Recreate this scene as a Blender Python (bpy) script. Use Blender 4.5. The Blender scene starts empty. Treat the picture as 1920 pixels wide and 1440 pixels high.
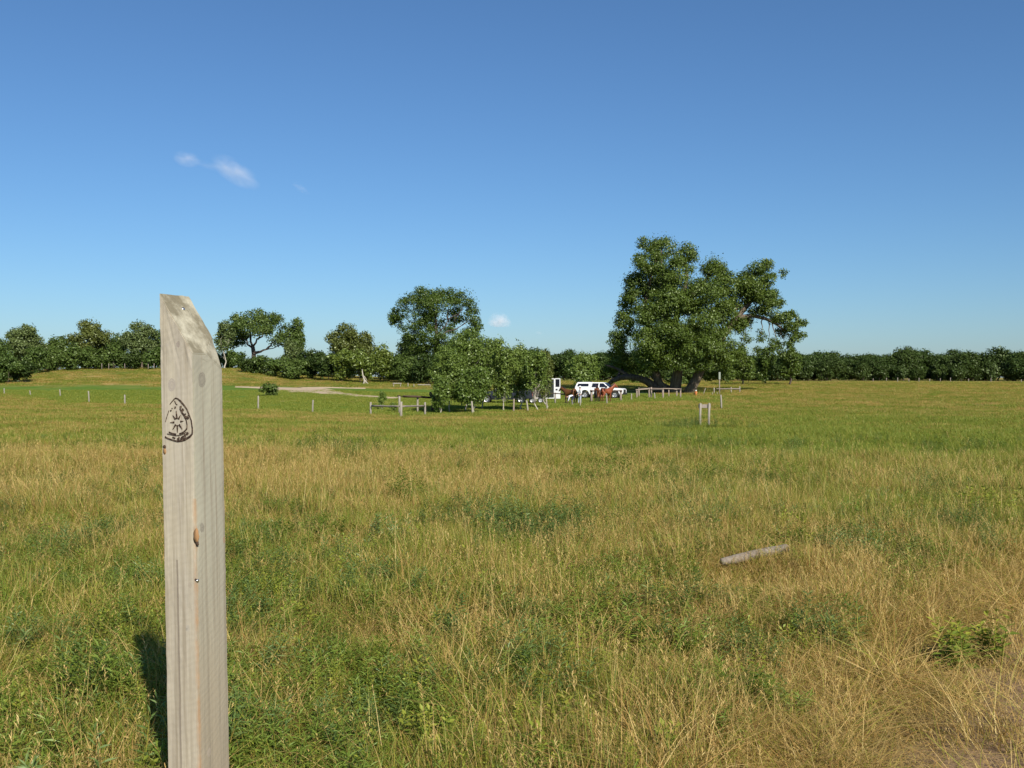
import bpy, bmesh, math, random
import numpy as np
from mathutils import Vector, Matrix

# ------------------------------------------------------------------ camera, sky, sun, exposure
S = bpy.context.scene
COL = S.collection
F = 1900.0            # focal length in photo pixels (photo is 1920 wide)
YH = 708.0            # photo row of the true horizon
EYE = 1.65
rad = math.radians

cd = bpy.data.cameras.new('camera')
cam = bpy.data.objects.new('camera', cd); COL.objects.link(cam)
cd.sensor_width = 36.0; cd.lens = 36.0 * F / 1920.0
cd.clip_start = 0.05; cd.clip_end = 30000
cam.location = (0, 0, EYE)
cam.rotation_euler = (rad(90) - math.atan((720 - YH) / F), 0, 0)
S.camera = cam

SUN_EL, SUN_AZ = 34.0, 22.5      # elevation; azimuth behind the camera, to its right
w = bpy.data.worlds.new('World'); S.world = w; w.use_nodes = True
wn = w.node_tree.nodes; wl = w.node_tree.links
bg = wn['Background']
sky = wn.new('ShaderNodeTexSky'); sky.sky_type = 'NISHITA'; sky.sun_disc = False
sky.sun_elevation = rad(SUN_EL)
sky.sun_rotation = rad(180 - SUN_AZ)
sky.altitude = 0; sky.air_density = 1.0; sky.dust_density = 0.5; sky.ozone_density = 10.0
hs = wn.new('ShaderNodeHueSaturation'); hs.inputs['Saturation'].default_value = 1.0
wl.new(sky.outputs[0], hs.inputs['Color']); wb = wn.new('ShaderNodeMix'); wb.data_type = 'RGBA'; wb.blend_type = 'MULTIPLY'; wb.inputs[0].default_value = 1.0; wb.inputs[7].default_value = (1.03, 1.04, .985, 1)   # camera white balance
wl.new(hs.outputs[0], wb.inputs[6]); wl.new(wb.outputs[2], bg.inputs[0]); bg.inputs[1].default_value = 0.072

sd = bpy.data.lights.new('sun', 'SUN'); sun = bpy.data.objects.new('sun', sd); COL.objects.link(sun)
sd.energy = 4.1; sd.angle = rad(0.5); sd.color = (1.0, 0.93, 0.82)
_el, _az = rad(SUN_EL), rad(SUN_AZ)
SUNDIR = Vector((math.cos(_el) * math.sin(_az), -math.cos(_el) * math.cos(_az), math.sin(_el)))
sun.rotation_euler = SUNDIR.to_track_quat('Z', 'Y').to_euler()

S.view_settings.view_transform = 'Standard'; S.view_settings.look = 'None'
S.view_settings.exposure = 0.6; S.view_settings.gamma = 1.0
S.view_settings.use_curve_mapping = False
S.render.engine = 'CYCLES'
S.cycles.max_bounces = 6; S.cycles.diffuse_bounces = 3; S.cycles.glossy_bounces = 2
S.cycles.transmission_bounces = 4; S.cycles.transparent_max_bounces = 8
S.cycles.use_denoising = True
S.cycles.volume_bounces = 6
S.cycles.sample_clamp_indirect = 4.0

# ------------------------------------------------------------------ small helpers
def tag(o, label=None, cat=None, group=None, kind=None):
    if label: o['label'] = label
    if cat: o['category'] = cat
    if group: o['group'] = group
    if kind: o['kind'] = kind
    return o

def empty(name, loc, rz=0.0, label=None, cat=None, group=None):
    o = bpy.data.objects.new(name, None); COL.objects.link(o)
    o.location = loc; o.rotation_euler = (0, 0, rz); o.empty_display_size = 0.2
    return tag(o, label, cat, group)

class MB:
    """collects simple shapes in one mesh"""
    def __init__(s): s.v = []; s.f = []; s.m = []
    def add(s, vs, fs, mi=0):
        b = len(s.v); s.v += [tuple(p) for p in vs]
        for f in fs: s.f.append(tuple(b + i for i in f)); s.m.append(mi)
    def box(s, c, d, mi=0, R=None):
        x, y, z = (k / 2 for k in d); vs = []
        for p in [(-x,-y,-z),(x,-y,-z),(x,y,-z),(-x,y,-z),(-x,-y,z),(x,-y,z),(x,y,z),(-x,y,z)]:
            p = Vector(p)
            if R is not None: p = R @ p
            vs.append(p + Vector(c))
        s.add(vs, [(0,3,2,1),(4,5,6,7),(0,1,5,4),(1,2,6,5),(2,3,7,6),(3,0,4,7)], mi)
    def tube(s, pts, rs, n=8, mi=0, cap=True, wob=0.0, rng=None):
        pts = [Vector(p) for p in pts]; rings = []
        up = Vector((0, 0, 1))
        for i, p in enumerate(pts):
            t = (pts[min(i + 1, len(pts) - 1)] - pts[max(i - 1, 0)])
            if t.length < 1e-6: t = Vector((0, 0, 1))
            t.normalize()
            a = t.cross(Vector((0, 1, 0)) if abs(t.y) < .9 else Vector((1, 0, 0))); a.normalize()
            b = t.cross(a)
            r = rs[i] if hasattr(rs, '__len__') else rs
            ring = []
            for k in range(n):
                an = 2 * math.pi * k / n
                q = r * (1 + (rng.uniform(-wob, wob) if rng else 0))
                ring.append(p + (a * math.cos(an) + b * math.sin(an)) * q)
            rings.append(ring)
        vs = [p for r in rings for p in r]; fs = []
        for i in range(len(rings) - 1):
            for k in range(n):
                fs.append((i*n + k, i*n + (k+1) % n, (i+1)*n + (k+1) % n, (i+1)*n + k))
        if cap:
            fs.append(tuple(range(n - 1, -1, -1))); fs.append(tuple((len(rings)-1)*n + k for k in range(n)))
        s.add(vs, fs, mi)
    def mesh(s, name, mats, smooth=False):
        me = bpy.data.meshes.new(name); me.from_pydata(s.v, [], s.f)
        for m in (mats if isinstance(mats, (list, tuple)) else [mats]): me.materials.append(m)
        me.polygons.foreach_set('material_index', s.m)
        if smooth: me.polygons.foreach_set('use_smooth', [True] * len(s.f))
        me.update(); return me
    def build(s, name, mats, parent=None, smooth=False, bevel=0):
        me = s.mesh(name, mats, smooth)
        if bevel:
            bm = bmesh.new(); bm.from_mesh(me)
            bmesh.ops.bevel(bm, geom=list(bm.edges), offset=bevel, segments=2, affect='EDGES', clamp_overlap=True)
            bm.to_mesh(me); bm.free()
        return link(name, me, parent)

def link(name, me, parent=None):
    o = bpy.data.objects.new(name, me); COL.objects.link(o)
    if parent: o.parent = parent
    return o

def copy_tree(o, parent=None):
    c = o.copy(); COL.objects.link(c); c.parent = parent
    for ch in o.children: copy_tree(ch, c)
    return c

def np_mesh(name, V, quads=None, tris=None, mats=(), mi=None, attrs=None, smooth=False):
    """fast mesh from arrays"""
    me = bpy.data.meshes.new(name)
    me.vertices.add(len(V)); me.vertices.foreach_set('co', np.asarray(V, np.float32).ravel())
    loops = []; starts = []; n = 0
    if quads is not None and len(quads):
        loops.append(np.asarray(quads, np.int32).ravel()); starts.append(np.arange(len(quads)) * 4); n = len(quads) * 4
    if tris is not None and len(tris):
        loops.append(np.asarray(tris, np.int32).ravel()); starts.append(n + np.arange(len(tris)) * 3)
    L = np.concatenate(loops); st = np.concatenate(starts).astype(np.int32)
    me.loops.add(len(L)); me.loops.foreach_set('vertex_index', L)
    me.polygons.add(len(st)); me.polygons.foreach_set('loop_start', st)
    for m in mats: me.materials.append(m)
    if mi is not None: me.polygons.foreach_set('material_index', np.asarray(mi, np.int32))
    if smooth: me.polygons.foreach_set('use_smooth', np.ones(len(st), bool))
    me.update(calc_edges=True)
    for k, (dom, arr) in (attrs or {}).items():
        a = me.attributes.new(k, 'FLOAT', dom); a.data.foreach_set('value', np.asarray(arr, np.float32))
    return me

# value noise -------------------------------------------------------
def _h(ix, iy, s):
    n = (ix.astype(np.int64) * 374761393 + iy.astype(np.int64) * 668265263 + s * 974711) & 0x7fffffff
    n = ((n ^ (n >> 13)) * 1274126177) & 0x7fffffff
    return ((n ^ (n >> 16)) & 0xffff) / 65535.0
def vnoise(x, y, s=0):
    x = np.asarray(x, float); y = np.asarray(y, float)
    ix = np.floor(x); iy = np.floor(y); fx = x - ix; fy = y - iy
    fx = fx*fx*(3-2*fx); fy = fy*fy*(3-2*fy)
    a = _h(ix, iy, s); b = _h(ix+1, iy, s); c = _h(ix, iy+1, s); d = _h(ix+1, iy+1, s)
    return (a*(1-fx)+b*fx)*(1-fy) + (c*(1-fx)+d*fx)*fy
def fbm(x, y, s=0, o=4):
    t = 0; a = .5
    for k in range(o):
        t = t + a * vnoise(x * 2**k + 17.3*k, y * 2**k - 9.1*k, s + k); a *= .5
    return t / (1 - .5**o)
def sstep(a, b, x):
    t = np.clip((np.asarray(x, float) - a) / (b - a), 0, 1); return t*t*(3-2*t)

# ------------------------------------------------------------------ terrain
_D = np.array([0, 10, 25, 46, 78, 100, 122, 140, 155, 175, 200, 240, 320, 600, 4000.])
_U = np.array([-.55, -.40, -.28, -.20, -.10, .0, .16, .30, .50])
_Z = np.array([
 [0,-.12,-.35,-.60,-.85,-.85,-.70,.30,1.1,1.8,2.2,2.5,2.8,3.0,3.0],
 [0,-.12,-.35,-.65,-.95,-.93,-.60,.20,1.2,3.1,3.4,3.4,3.2,3.0,3.0],
 [0,-.12,-.38,-.70,-1.15,-1.10,-.65,.15,.9,3.1,3.4,3.4,3.2,3.0,3.0],
 [0,-.12,-.38,-.75,-1.25,-1.00,-.35,.10,.6,1.4,2.2,2.4,2.4,2.4,2.4],
 [0,-.12,-.38,-.75,-1.42,-1.20,-.70,-.20,.3,1.0,1.4,1.6,1.7,1.7,1.7],
 [0,-.12,-.38,-.75,-1.28,-1.12,-.98,-.50,-.1,.5,.9,1.2,1.4,1.5,1.5],
 [0,-.12,-.38,-.73,-1.02,-.90,-.76,-.50,-.1,.45,.85,1.15,1.35,1.5,1.5],
 [0,-.12,-.38,-.70,-.95,-.78,-.52,-.20,.08,.42,.75,1.05,1.3,1.5,1.5],
 [0,-.12,-.38,-.70,-.90,-.75,-.45,-.15,.08,.40,.65,.95,1.2,1.5,1.5]])
_dd = np.arange(0, 4001, 1.0)
def _smooth_cols():
    out = []
    for row in _Z:
        z = np.interp(_dd, _D, row)
        k = np.exp(-0.5 * (np.arange(-15, 16) / 5.0)**2); k /= k.sum()
        zz = np.convolve(np.pad(z, 15, mode='edge'), k, 'valid')
        bl = sstep(10, 30, _dd); out.append(z*(1-bl) + zz*bl)
    return np.array(out)
_ZC = _smooth_cols()
def terr(x, y):
    x = np.asarray(x, float); y = np.asarray(y, float)
    d = np.clip(np.where(y > 0, y, 0), 0, 3999)
    u = np.clip(x / np.maximum(y, 12.0), _U[0], _U[-1])
    ui = np.clip(np.searchsorted(_U, u) - 1, 0, len(_U) - 2)
    t = (u - _U[ui]) / (_U[ui+1] - _U[ui]); t = t*t*(3-2*t)
    i = np.floor(d).astype(int); i = np.clip(i, 0, 3998); f = d - i
    za = _ZC[ui, i]*(1-f) + _ZC[ui, i+1]*f; zb = _ZC[ui+1, i]*(1-f) + _ZC[ui+1, i+1]*f
    z = za*(1-t) + zb*t
    z = z + (fbm(x/5.5, y/5.5, 5, 3) - .5) * .22 * sstep(3, 12, np.hypot(x, y)) * (1 - .6*sstep(60, 90, y))
    return z
def tz(x, y): return float(terr(np.array([x]), np.array([y]))[0])
def P(px, d, dz=0.0):
    x = (px - 960.0) / F * d
    return Vector((x, d, tz(x, d) + dz))
def hpx(px_len, d): return px_len * d / F
def zrow(row, d): return EYE + (YH - row) * d / F

# ------------------------------------------------------------------ materials
def mat(name, color=(.5,.5,.5), rough=.6, metal=0.0, spec=0.5):
    m = bpy.data.materials.new(name); m.use_nodes = True
    b = m.node_tree.nodes['Principled BSDF']
    b.inputs['Base Color'].default_value = (*color, 1); b.inputs['Roughness'].default_value = rough
    b.inputs['Metallic'].default_value = metal; b.inputs['Specular IOR Level'].default_value = spec
    return m
class NT:
    def __init__(s, m): s.n = m.node_tree.nodes; s.l = m.node_tree.links
    def new(s, t, **k):
        o = s.n.new(t)
        for a, v in k.items(): setattr(o, a, v)
        return o
    def math(s, op, a, b=None, clamp=False):
        o = s.new('ShaderNodeMath', operation=op); o.use_clamp = clamp
        for i, v in enumerate((a, b)):
            if v is None: continue
            if isinstance(v, (int, float)): o.inputs[i].default_value = v
            else: s.l.new(v, o.inputs[i])
        return o.outputs[0]
    def mix(s, f, a, b, blend='MIX'):
        o = s.new('ShaderNodeMix', data_type='RGBA', blend_type=blend)
        for sock, v in ((o.inputs[0], f), (o.inputs[6], a), (o.inputs[7], b)):
            if isinstance(v, (int, float)): sock.default_value = v
            elif isinstance(v, tuple): sock.default_value = (*v[:3], 1)
            else: s.l.new(v, sock)
        return o.outputs[2]
    def noise(s, vec, scale, detail=4, rough=.6, dist=0.0):
        o = s.new('ShaderNodeTexNoise'); o.inputs['Scale'].default_value = scale
        o.inputs['Detail'].default_value = detail; o.inputs['Roughness'].default_value = rough
        o.inputs['Distortion'].default_value = dist
        if vec is not None: s.l.new(vec, o.inputs['Vector'])
        return o.outputs['Fac']
    def ramp(s, f, stops):
        o = s.new('ShaderNodeValToRGB'); cr = o.color_ramp
        while len(cr.elements) < len(stops): cr.elements.new(.5)
        for e, (p, c) in zip(cr.elements, stops):
            e.position = p; e.color = (*c[:3], 1) if isinstance(c, tuple) else (c, c, c, 1)
        s.l.new(f, o.inputs[0]); return o.outputs[0]
    def mapped(s, src, scale=(1,1,1), rot=(0,0,0), loc=(0,0,0)):
        o = s.new('ShaderNodeMapping'); s.l.new(src, o.inputs[0])
        o.inputs['Scale'].default_value = scale; o.inputs['Rotation'].default_value = rot; o.inputs['Location'].default_value = loc
        return o.outputs[0]
    def coord(s, which='Object'): return s.new('ShaderNodeTexCoord').outputs[which]
    def attr(s, name, typ='GEOMETRY'):
        return s.new('ShaderNodeAttribute', attribute_name=name, attribute_type=typ).outputs['Fac']
    def bump(s, h, strength, dist, bsdf):
        o = s.new('ShaderNodeBump'); o.inputs['Strength'].default_value = strength; o.inputs['Distance'].default_value = dist
        s.l.new(h, o.inputs['Height']); s.l.new(o.outputs[0], bsdf.inputs['Normal'])

def leaf_mat(name, c1, c2, trans=.35, gloss=.12, inst=False, rough=.45):
    """leaf or blade: diffuse + translucent + a little sheen; colour varies leaf by leaf and plant by plant"""
    m = bpy.data.materials.new(name); m.use_nodes = True; t = NT(m)
    for n in list(t.n): t.n.remove(n)
    out = t.new('ShaderNodeOutputMaterial')
    v = t.attr('var')
    rnd = t.new('ShaderNodeObjectInfo').outputs['Random']
    f = t.math('ADD', t.math('MULTIPLY', v, .65), t.math('MULTIPLY', rnd, .35))
    col = t.mix(f, c1, c2)
    d = t.new('ShaderNodeBsdfDiffuse'); tr = t.new('ShaderNodeBsdfTranslucent'); g = t.new('ShaderNodeBsdfGlossy')
    g.inputs['Roughness'].default_value = rough; g.inputs['Color'].default_value = (.75, .85, .6, 1)
    t.l.new(col, d.inputs[0]); t.l.new(t.mix(.5, col, t.mix(1.0, col, (1.25, 1.2, .5), 'MULTIPLY')), tr.inputs[0])
    m1 = t.new('ShaderNodeMixShader'); m1.inputs[0].default_value = trans
    t.l.new(d.outputs[0], m1.inputs[1]); t.l.new(tr.outputs[0], m1.inputs[2])
    m2 = t.new('ShaderNodeMixShader'); m2.inputs[0].default_value = gloss
    t.l.new(m1.outputs[0], m2.inputs[1]); t.l.new(g.outputs[0], m2.inputs[2])
    t.l.new(m2.outputs[0], out.inputs[0])
    return m

def bark_mat(name, c1, c2, scale=6):
    m = mat(name, c1, .9, spec=.1); t = NT(m); b = t.n['Principled BSDF']
    o = t.coord('Object')
    n = t.noise(t.mapped(o, (1, 1, .25)), scale, 5, .7)
    t.l.new(t.mix(t.ramp(n, [(.35, 0.0), (.65, 1.0)]), c1, c2), b.inputs['Base Color'])
    t.bump(n, .8, .08, b); return m

def weathered_mat(name, c1, c2, c3):
    """weathered timber with long grain"""
    m = mat(name, c1, .85, spec=.15); t = NT(m); b = t.n['Principled BSDF']; o = t.coord('Object')
    rnd = t.new('ShaderNodeObjectInfo').outputs['Random']
    n = t.noise(t.mapped(o, (14, 14, 1.2)), 2.5, 5, .65)
    n2 = t.noise(o, 1.7, 3, .6)
    c = t.mix(t.ramp(n, [(.35, 0.), (.7, 1.)]), c1, c2)
    c = t.mix(t.ramp(n2, [(.5, 0.), (.75, .7)]), c, c3)
    c = t.mix(t.math('MULTIPLY', rnd, .45), c, c3)
    t.l.new(c, b.inputs['Base Color']); t.bump(n, .5, .01, b); return m

M_BARK = bark_mat('bark_grey_brown', (.075,.058,.043), (.20,.165,.125), 5)
M_BARKD = bark_mat('bark_dark', (.045,.036,.03), (.13,.105,.085), 5)
M_BARKP = bark_mat('bark_pale', (.50,.46,.39), (.30,.27,.21), 9)
M_POSTW = weathered_mat('post_timber_pale', (.37,.335,.27), (.27,.24,.19), (.21,.19,.155))
M_RAIL = weathered_mat('rail_timber_grey', (.34,.29,.24), (.22,.19,.16), (.16,.13,.11))
M_RAILD = weathered_mat('rail_timber_dark', (.13,.085,.06), (.07,.05,.04), (.05,.04,.035))
M_PINK = weathered_mat('post_timber_rosy', (.38,.30,.24), (.29,.23,.185), (.22,.18,.145))
M_LOG = weathered_mat('log_timber_grey', (.27,.235,.19), (.15,.125,.10), (.31,.24,.17))
# ------------------------------------------------------------------ ground colour fields (world space)
def W(px, d): return ((px - 960.) / F * d, d)
_ANCH = [  # px, distance, radius x, radius y (m), dryness change
 (120, 17, 4.5, 5, .20), (430, 21, 6, 5, .15), (1380, 19, 2.6, 2.4, .18), (1000, 13, 3, 1.6, .12), (1500, 9, 1.5, 2.0, .3),
 (1300, 7.3, .9, 1.1, .22), (1850, 6.5, 1.0, 3.0, .55), (1650, 7.0, .8, 1.6, .2), (950, 64, 26, 7, .20), (560, 30, 9, 6, .06), (800, 9, 1.2, 1.0, .2),
 (1600, 33, 11, 13, -.62), (1880, 21, 5, 6, -.40), (1520, 60, 20, 16, -.40), (140, 46, 14, 14, -.10), (560, 5, .9, .9, -.12), (150, 6, .8, 1.2, -.05),
 (950, 4.9, 1.4, .9, -.18), (1250, 5.2, .6, .6, -.25), (1000, 11.5, 1.6, 1.0, -.3), (1720, 12.5, 2, 2, -.3), (520, 11, 2, 1.2, -.1), (860, 9.2, .7, .7, -.3), (600, 4.2, 1.0, .6, -.25)]
def dryness(x, y):
    n = fbm(x/3.2, y/3.2, 11, 4) - .5
    n2 = fbm(x/11., y/9., 23, 3) - .5
    n3 = fbm(x/.9, y/.9, 31, 2) - .5
    v = .46 + n*.85 + n2*.38 + n3*.80
    for px, d, rx, ry, a in _ANCH:
        X, Y = W(px, d); v = v + a*np.exp(-((x-X)/rx)**2 - ((y-Y)/ry)**2)
    return np.clip(v, 0, 1)
def fence_line(x):            # distance of the old wire fence from the camera at lateral x
    return np.interp(x, [-80, -62, -45, -37, -20.5, -15, -8, -2.7, 4, 10.2, 17, 22, 60], [125, 125, 100, 96, 84, 80, 76, 80, 88, 100, 104, 92, 92])
def lawnness(x, y):           # the mown green camp ground beyond the fence
    f = fence_line(x)
    w_ = (fbm(x/4, y/4, 77, 3) - .5) * 5
    a = sstep(-2, 3, y - f + w_)
    b = 1 - sstep(0, 10, y - (140 + w_*2))
    c = 1 - sstep(18, 27, x + w_)
    return a*b*c
def pathness(x, y):           # sandy foot track at the lower corner of the view
    cx = np.interp(y, [0, 3, 4.2, 5.2, 6.5, 9, 14, 30], [.30, .88, 1.52, 2.16, 3.05, 4.95, 9.0, 22])
    n = (fbm(x/.35, y/.35, 91, 3) - .5) * .5
    return sstep(-.15, .25, (x - cx) + n) * (1 - sstep(.9, 1.3, x - cx + n)) * (1 - sstep(22, 30, y))
def trackness(x, y):          # faint two-track across the right of the meadow
    cx = np.interp(y, [55, 66, 80, 98, 108, 122, 135], [31.5, 35.8, 39.6, 43.3, 44.3, 44.3, 43])
    n = (fbm(y/6, x/6, 15, 2) - .5) * 1.6
    return np.maximum(np.exp(-((x - cx + n) / .8)**2), np.exp(-((x - cx - 2.1 + n) / .6)**2)) * sstep(55, 66, y) * (1 - sstep(122, 135, y)) * .9

def ground_mesh():
    r = np.concatenate([np.linspace(.3, 12, 60, endpoint=False), np.linspace(12, 45, 90, endpoint=False),
                        np.linspace(45, 260, 260, endpoint=False), np.geomspace(260, 4000, 30)])
    th = np.radians(np.concatenate([np.arange(-180, -60, 6), np.arange(-60, -40, 2), np.arange(-40, 40, .4), np.arange(40, 60, 2), np.arange(60, 180, 6)]))
    R, T = np.meshgrid(r, th, indexing='ij')
    X = R*np.sin(T); Y = R*np.cos(T)
    Z = terr(X, Y)
    nr, nt = R.shape
    V = np.stack([X, Y, Z], -1).reshape(-1, 3)
    V = np.concatenate([V, [[0, 0, 0]]])
    i = np.arange(nr-1)[:, None]; j = np.arange(nt)[None, :]; j2 = (j+1) % nt
    q = np.stack([i*nt + j, (i+1)*nt + j, (i+1)*nt + j2, i*nt + j2], -1).reshape(-1, 4)[:, ::-1]
    t = np.stack([np.full(nt, nr*nt), np.arange(nt), (np.arange(nt)+1) % nt], -1)[:, ::-1]
    x, y = V[:, 0], V[:, 1]
    far = sstep(110, 150, y)
    dr = dryness(x, y)
    farn = .46 + (fbm(x/14, y/7, 41, 4) - .5)*1.5 + .12*sstep(10, 30, x)
    dr = dr*(1-far) + np.clip(farn, 0, 1)*far
    lw = lawnness(x, y)
    # brownish band of short turf between the lawn and the road
    brown = np.exp(-((y - 108 + x*.03) / 7)**2) * (1 - sstep(-14, -6, x)) * sstep(-70, -40, x)
    lw = lw*(1 - .75*brown); dr = np.clip(dr + .25*brown, 0, 1)
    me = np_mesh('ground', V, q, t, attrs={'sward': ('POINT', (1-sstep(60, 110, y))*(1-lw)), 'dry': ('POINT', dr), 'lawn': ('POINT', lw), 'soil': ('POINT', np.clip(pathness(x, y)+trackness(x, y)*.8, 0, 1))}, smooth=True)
    return me
def ground_mat():
    m = mat('meadow_ground', (.2,.2,.1), .95, spec=.05); t = NT(m); b = t.n['Principled BSDF']
    o = t.coord('Object')
    dry, lawn, soil = t.attr('dry'), t.attr('lawn'), t.attr('soil')
    n1 = t.noise(o, 1.3, 6, .7); n2 = t.noise(o, 9, 4, .7); n3 = t.noise(t.mapped(o, (.35, .9, 1)), .5, 5, .65)
    f = t.math('ADD', dry, t.math('MULTIPLY', t.math('SUBTRACT', n1, .5), 1.1), True)
    f = t.math('ADD', f, t.math('MULTIPLY', t.math('SUBTRACT', n2, .5), .7), True)
    f = t.math('ADD', f, t.math('MULTIPLY', t.math('SUBTRACT', n3, .5), .8), True)
    col = t.ramp(f, [(0.0, (.085,.135,.018)), (.35, (.160,.185,.034)), (.65, (.280,.225,.066)), (1.0, (.42,.295,.115))])
    lcol = t.mix(t.ramp(n3, [(.35, 0.), (.7, 1.)]), (.075,.165,.018), (.150,.200,.036))
    lcol = t.mix(t.ramp(n1, [(.5, 0.), (.8, .6)]), lcol, (.22,.20,.06))
    col = t.mix(lawn, col, lcol)
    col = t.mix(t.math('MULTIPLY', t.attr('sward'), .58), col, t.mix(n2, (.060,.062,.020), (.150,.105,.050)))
    scol = t.mix(n2, (.30,.20,.115), (.20,.135,.08))
    col = t.mix(soil, col, scol)
    t.l.new(col, b.inputs['Base Color'])
    t.bump(t.math('ADD', n2, n1), .6, .05, b)
    return m
gm = ground_mesh(); gm.materials.append(ground_mat())
ground = link('ground', gm); tag(ground, 'rolling grass meadow falling away to a mown camp ground', 'ground', kind='structure')

# gravel road: a Y of pale gravel that lies on the ground
def strip(name, pts, matl, lift=.05, seg=1.0, across=5):
    """pts: (x, y, half width) centre line"""
    pts = np.array(pts, float); V = []; Q = []
    s = np.concatenate([[0], np.cumsum(np.hypot(*np.diff(pts[:, :2], axis=0).T))])
    ss = np.arange(0, s[-1], seg)
    X = np.interp(ss, s, pts[:, 0]); Y = np.interp(ss, s, pts[:, 1]); Wd = np.interp(ss, s, pts[:, 2])
    k = np.ones(7)/7; pad = lambda a: np.convolve(np.pad(a, 3, mode='edge'), k, 'valid')
    X, Y, Wd = pad(X), pad(Y), pad(Wd)
    tx = np.gradient(X); ty = np.gradient(Y); L = np.hypot(tx, ty); nx, ny = -ty/L, tx/L
    for i in range(len(X)):
        wob = 1 + (float(vnoise(np.array([i*.35]), np.array([3.3]), 8)[0]) - .5)*.5
        for c in np.linspace(-1, 1, across):
            x = X[i] + nx[i]*c*Wd[i]*wob; y = Y[i] + ny[i]*c*Wd[i]*wob
            V.append((x, y, tz(x, y) + lift*(1 - abs(c)**4) + .004))
    for i in range(len(X)-1):
        for c in range(across-1):
            a = i*across + c; Q.append((a, a+1, a+across+1, a+across))
    V = np.array(V); Q = np.array(Q)
    a, b_, c_ = V[Q[0][0]], V[Q[0][1]], V[Q[0][2]]
    if np.cross(b_-a, c_-a)[2] < 0: Q = Q[:, ::-1]
    me = np_mesh(name, V, Q, None, [matl], smooth=True)
    return link(name, me)
M_GRAV = mat('pale_gravel', (.5,.43,.33), .95, spec=.05)
_t = NT(M_GRAV); _o = _t.coord('Object')
_t.l.new(_t.mix(_t.noise(_o, .8, 5, .7), (.56,.44,.30), (.43,.33,.22)), _t.n['Principled BSDF'].inputs['Base Color'])
_t.bump(_t.noise(_o, 14, 3, .7), .6, .04, _t.n['Principled BSDF'])
road = strip('gravel_road', [(*W(432, 143), .4), (*W(470, 142.5), .9), (*W(505, 142), 2.0), (*W(548, 139), 4.8), (*W(580, 133), 4.6), (*W(610, 127), 3.4), (*W(660, 122), 2.0), (*W(715, 119.5), 1.7), (*W(770, 118), 1.0)], M_GRAV, .09)
tag(road, 'pale gravel road curving through the mown grass', 'road', kind='structure')
road2 = strip('gravel_lane', [(*W(552, 141), 2.0), (*W(600, 143), 1.6), (*W(650, 144), 1.3), (*W(705, 144.5), .8)], M_GRAV, .10)
tag(road2, 'pale gravel lane forking off towards the far trees', 'road', kind='structure')
# ------------------------------------------------------------------ grass and weeds (stuff: tufts laid out by geometry nodes)
M_GREEN = leaf_mat('grass_green', (.125,.195,.020), (.225,.260,.036), .30, .03, rough=.5)
M_LIME = leaf_mat('grass_yellow_green', (.250,.265,.030), (.380,.325,.068), .30, .04, rough=.5)
M_DRY = leaf_mat('grass_straw', (.42,.285,.085), (.59,.430,.165), .25, .04, rough=.5)
M_RUST = leaf_mat('grass_russet', (.34,.195,.055), (.50,.315,.105), .25, .03)
M_FORB = leaf_mat('weed_leaf_green', (.125,.200,.028), (.225,.285,.046), .35, .025, rough=.45)
M_BLUE = leaf_mat('weed_leaf_bluish', (.085,.15,.034), (.155,.215,.056), .30, .05)
M_SPURGE = leaf_mat('weed_leaf_yellow', (.20,.26,.030), (.36,.36,.050), .30, .04)
GM = [M_GREEN, M_LIME, M_DRY, M_RUST, M_FORB, M_BLUE, M_SPURGE]

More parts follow.
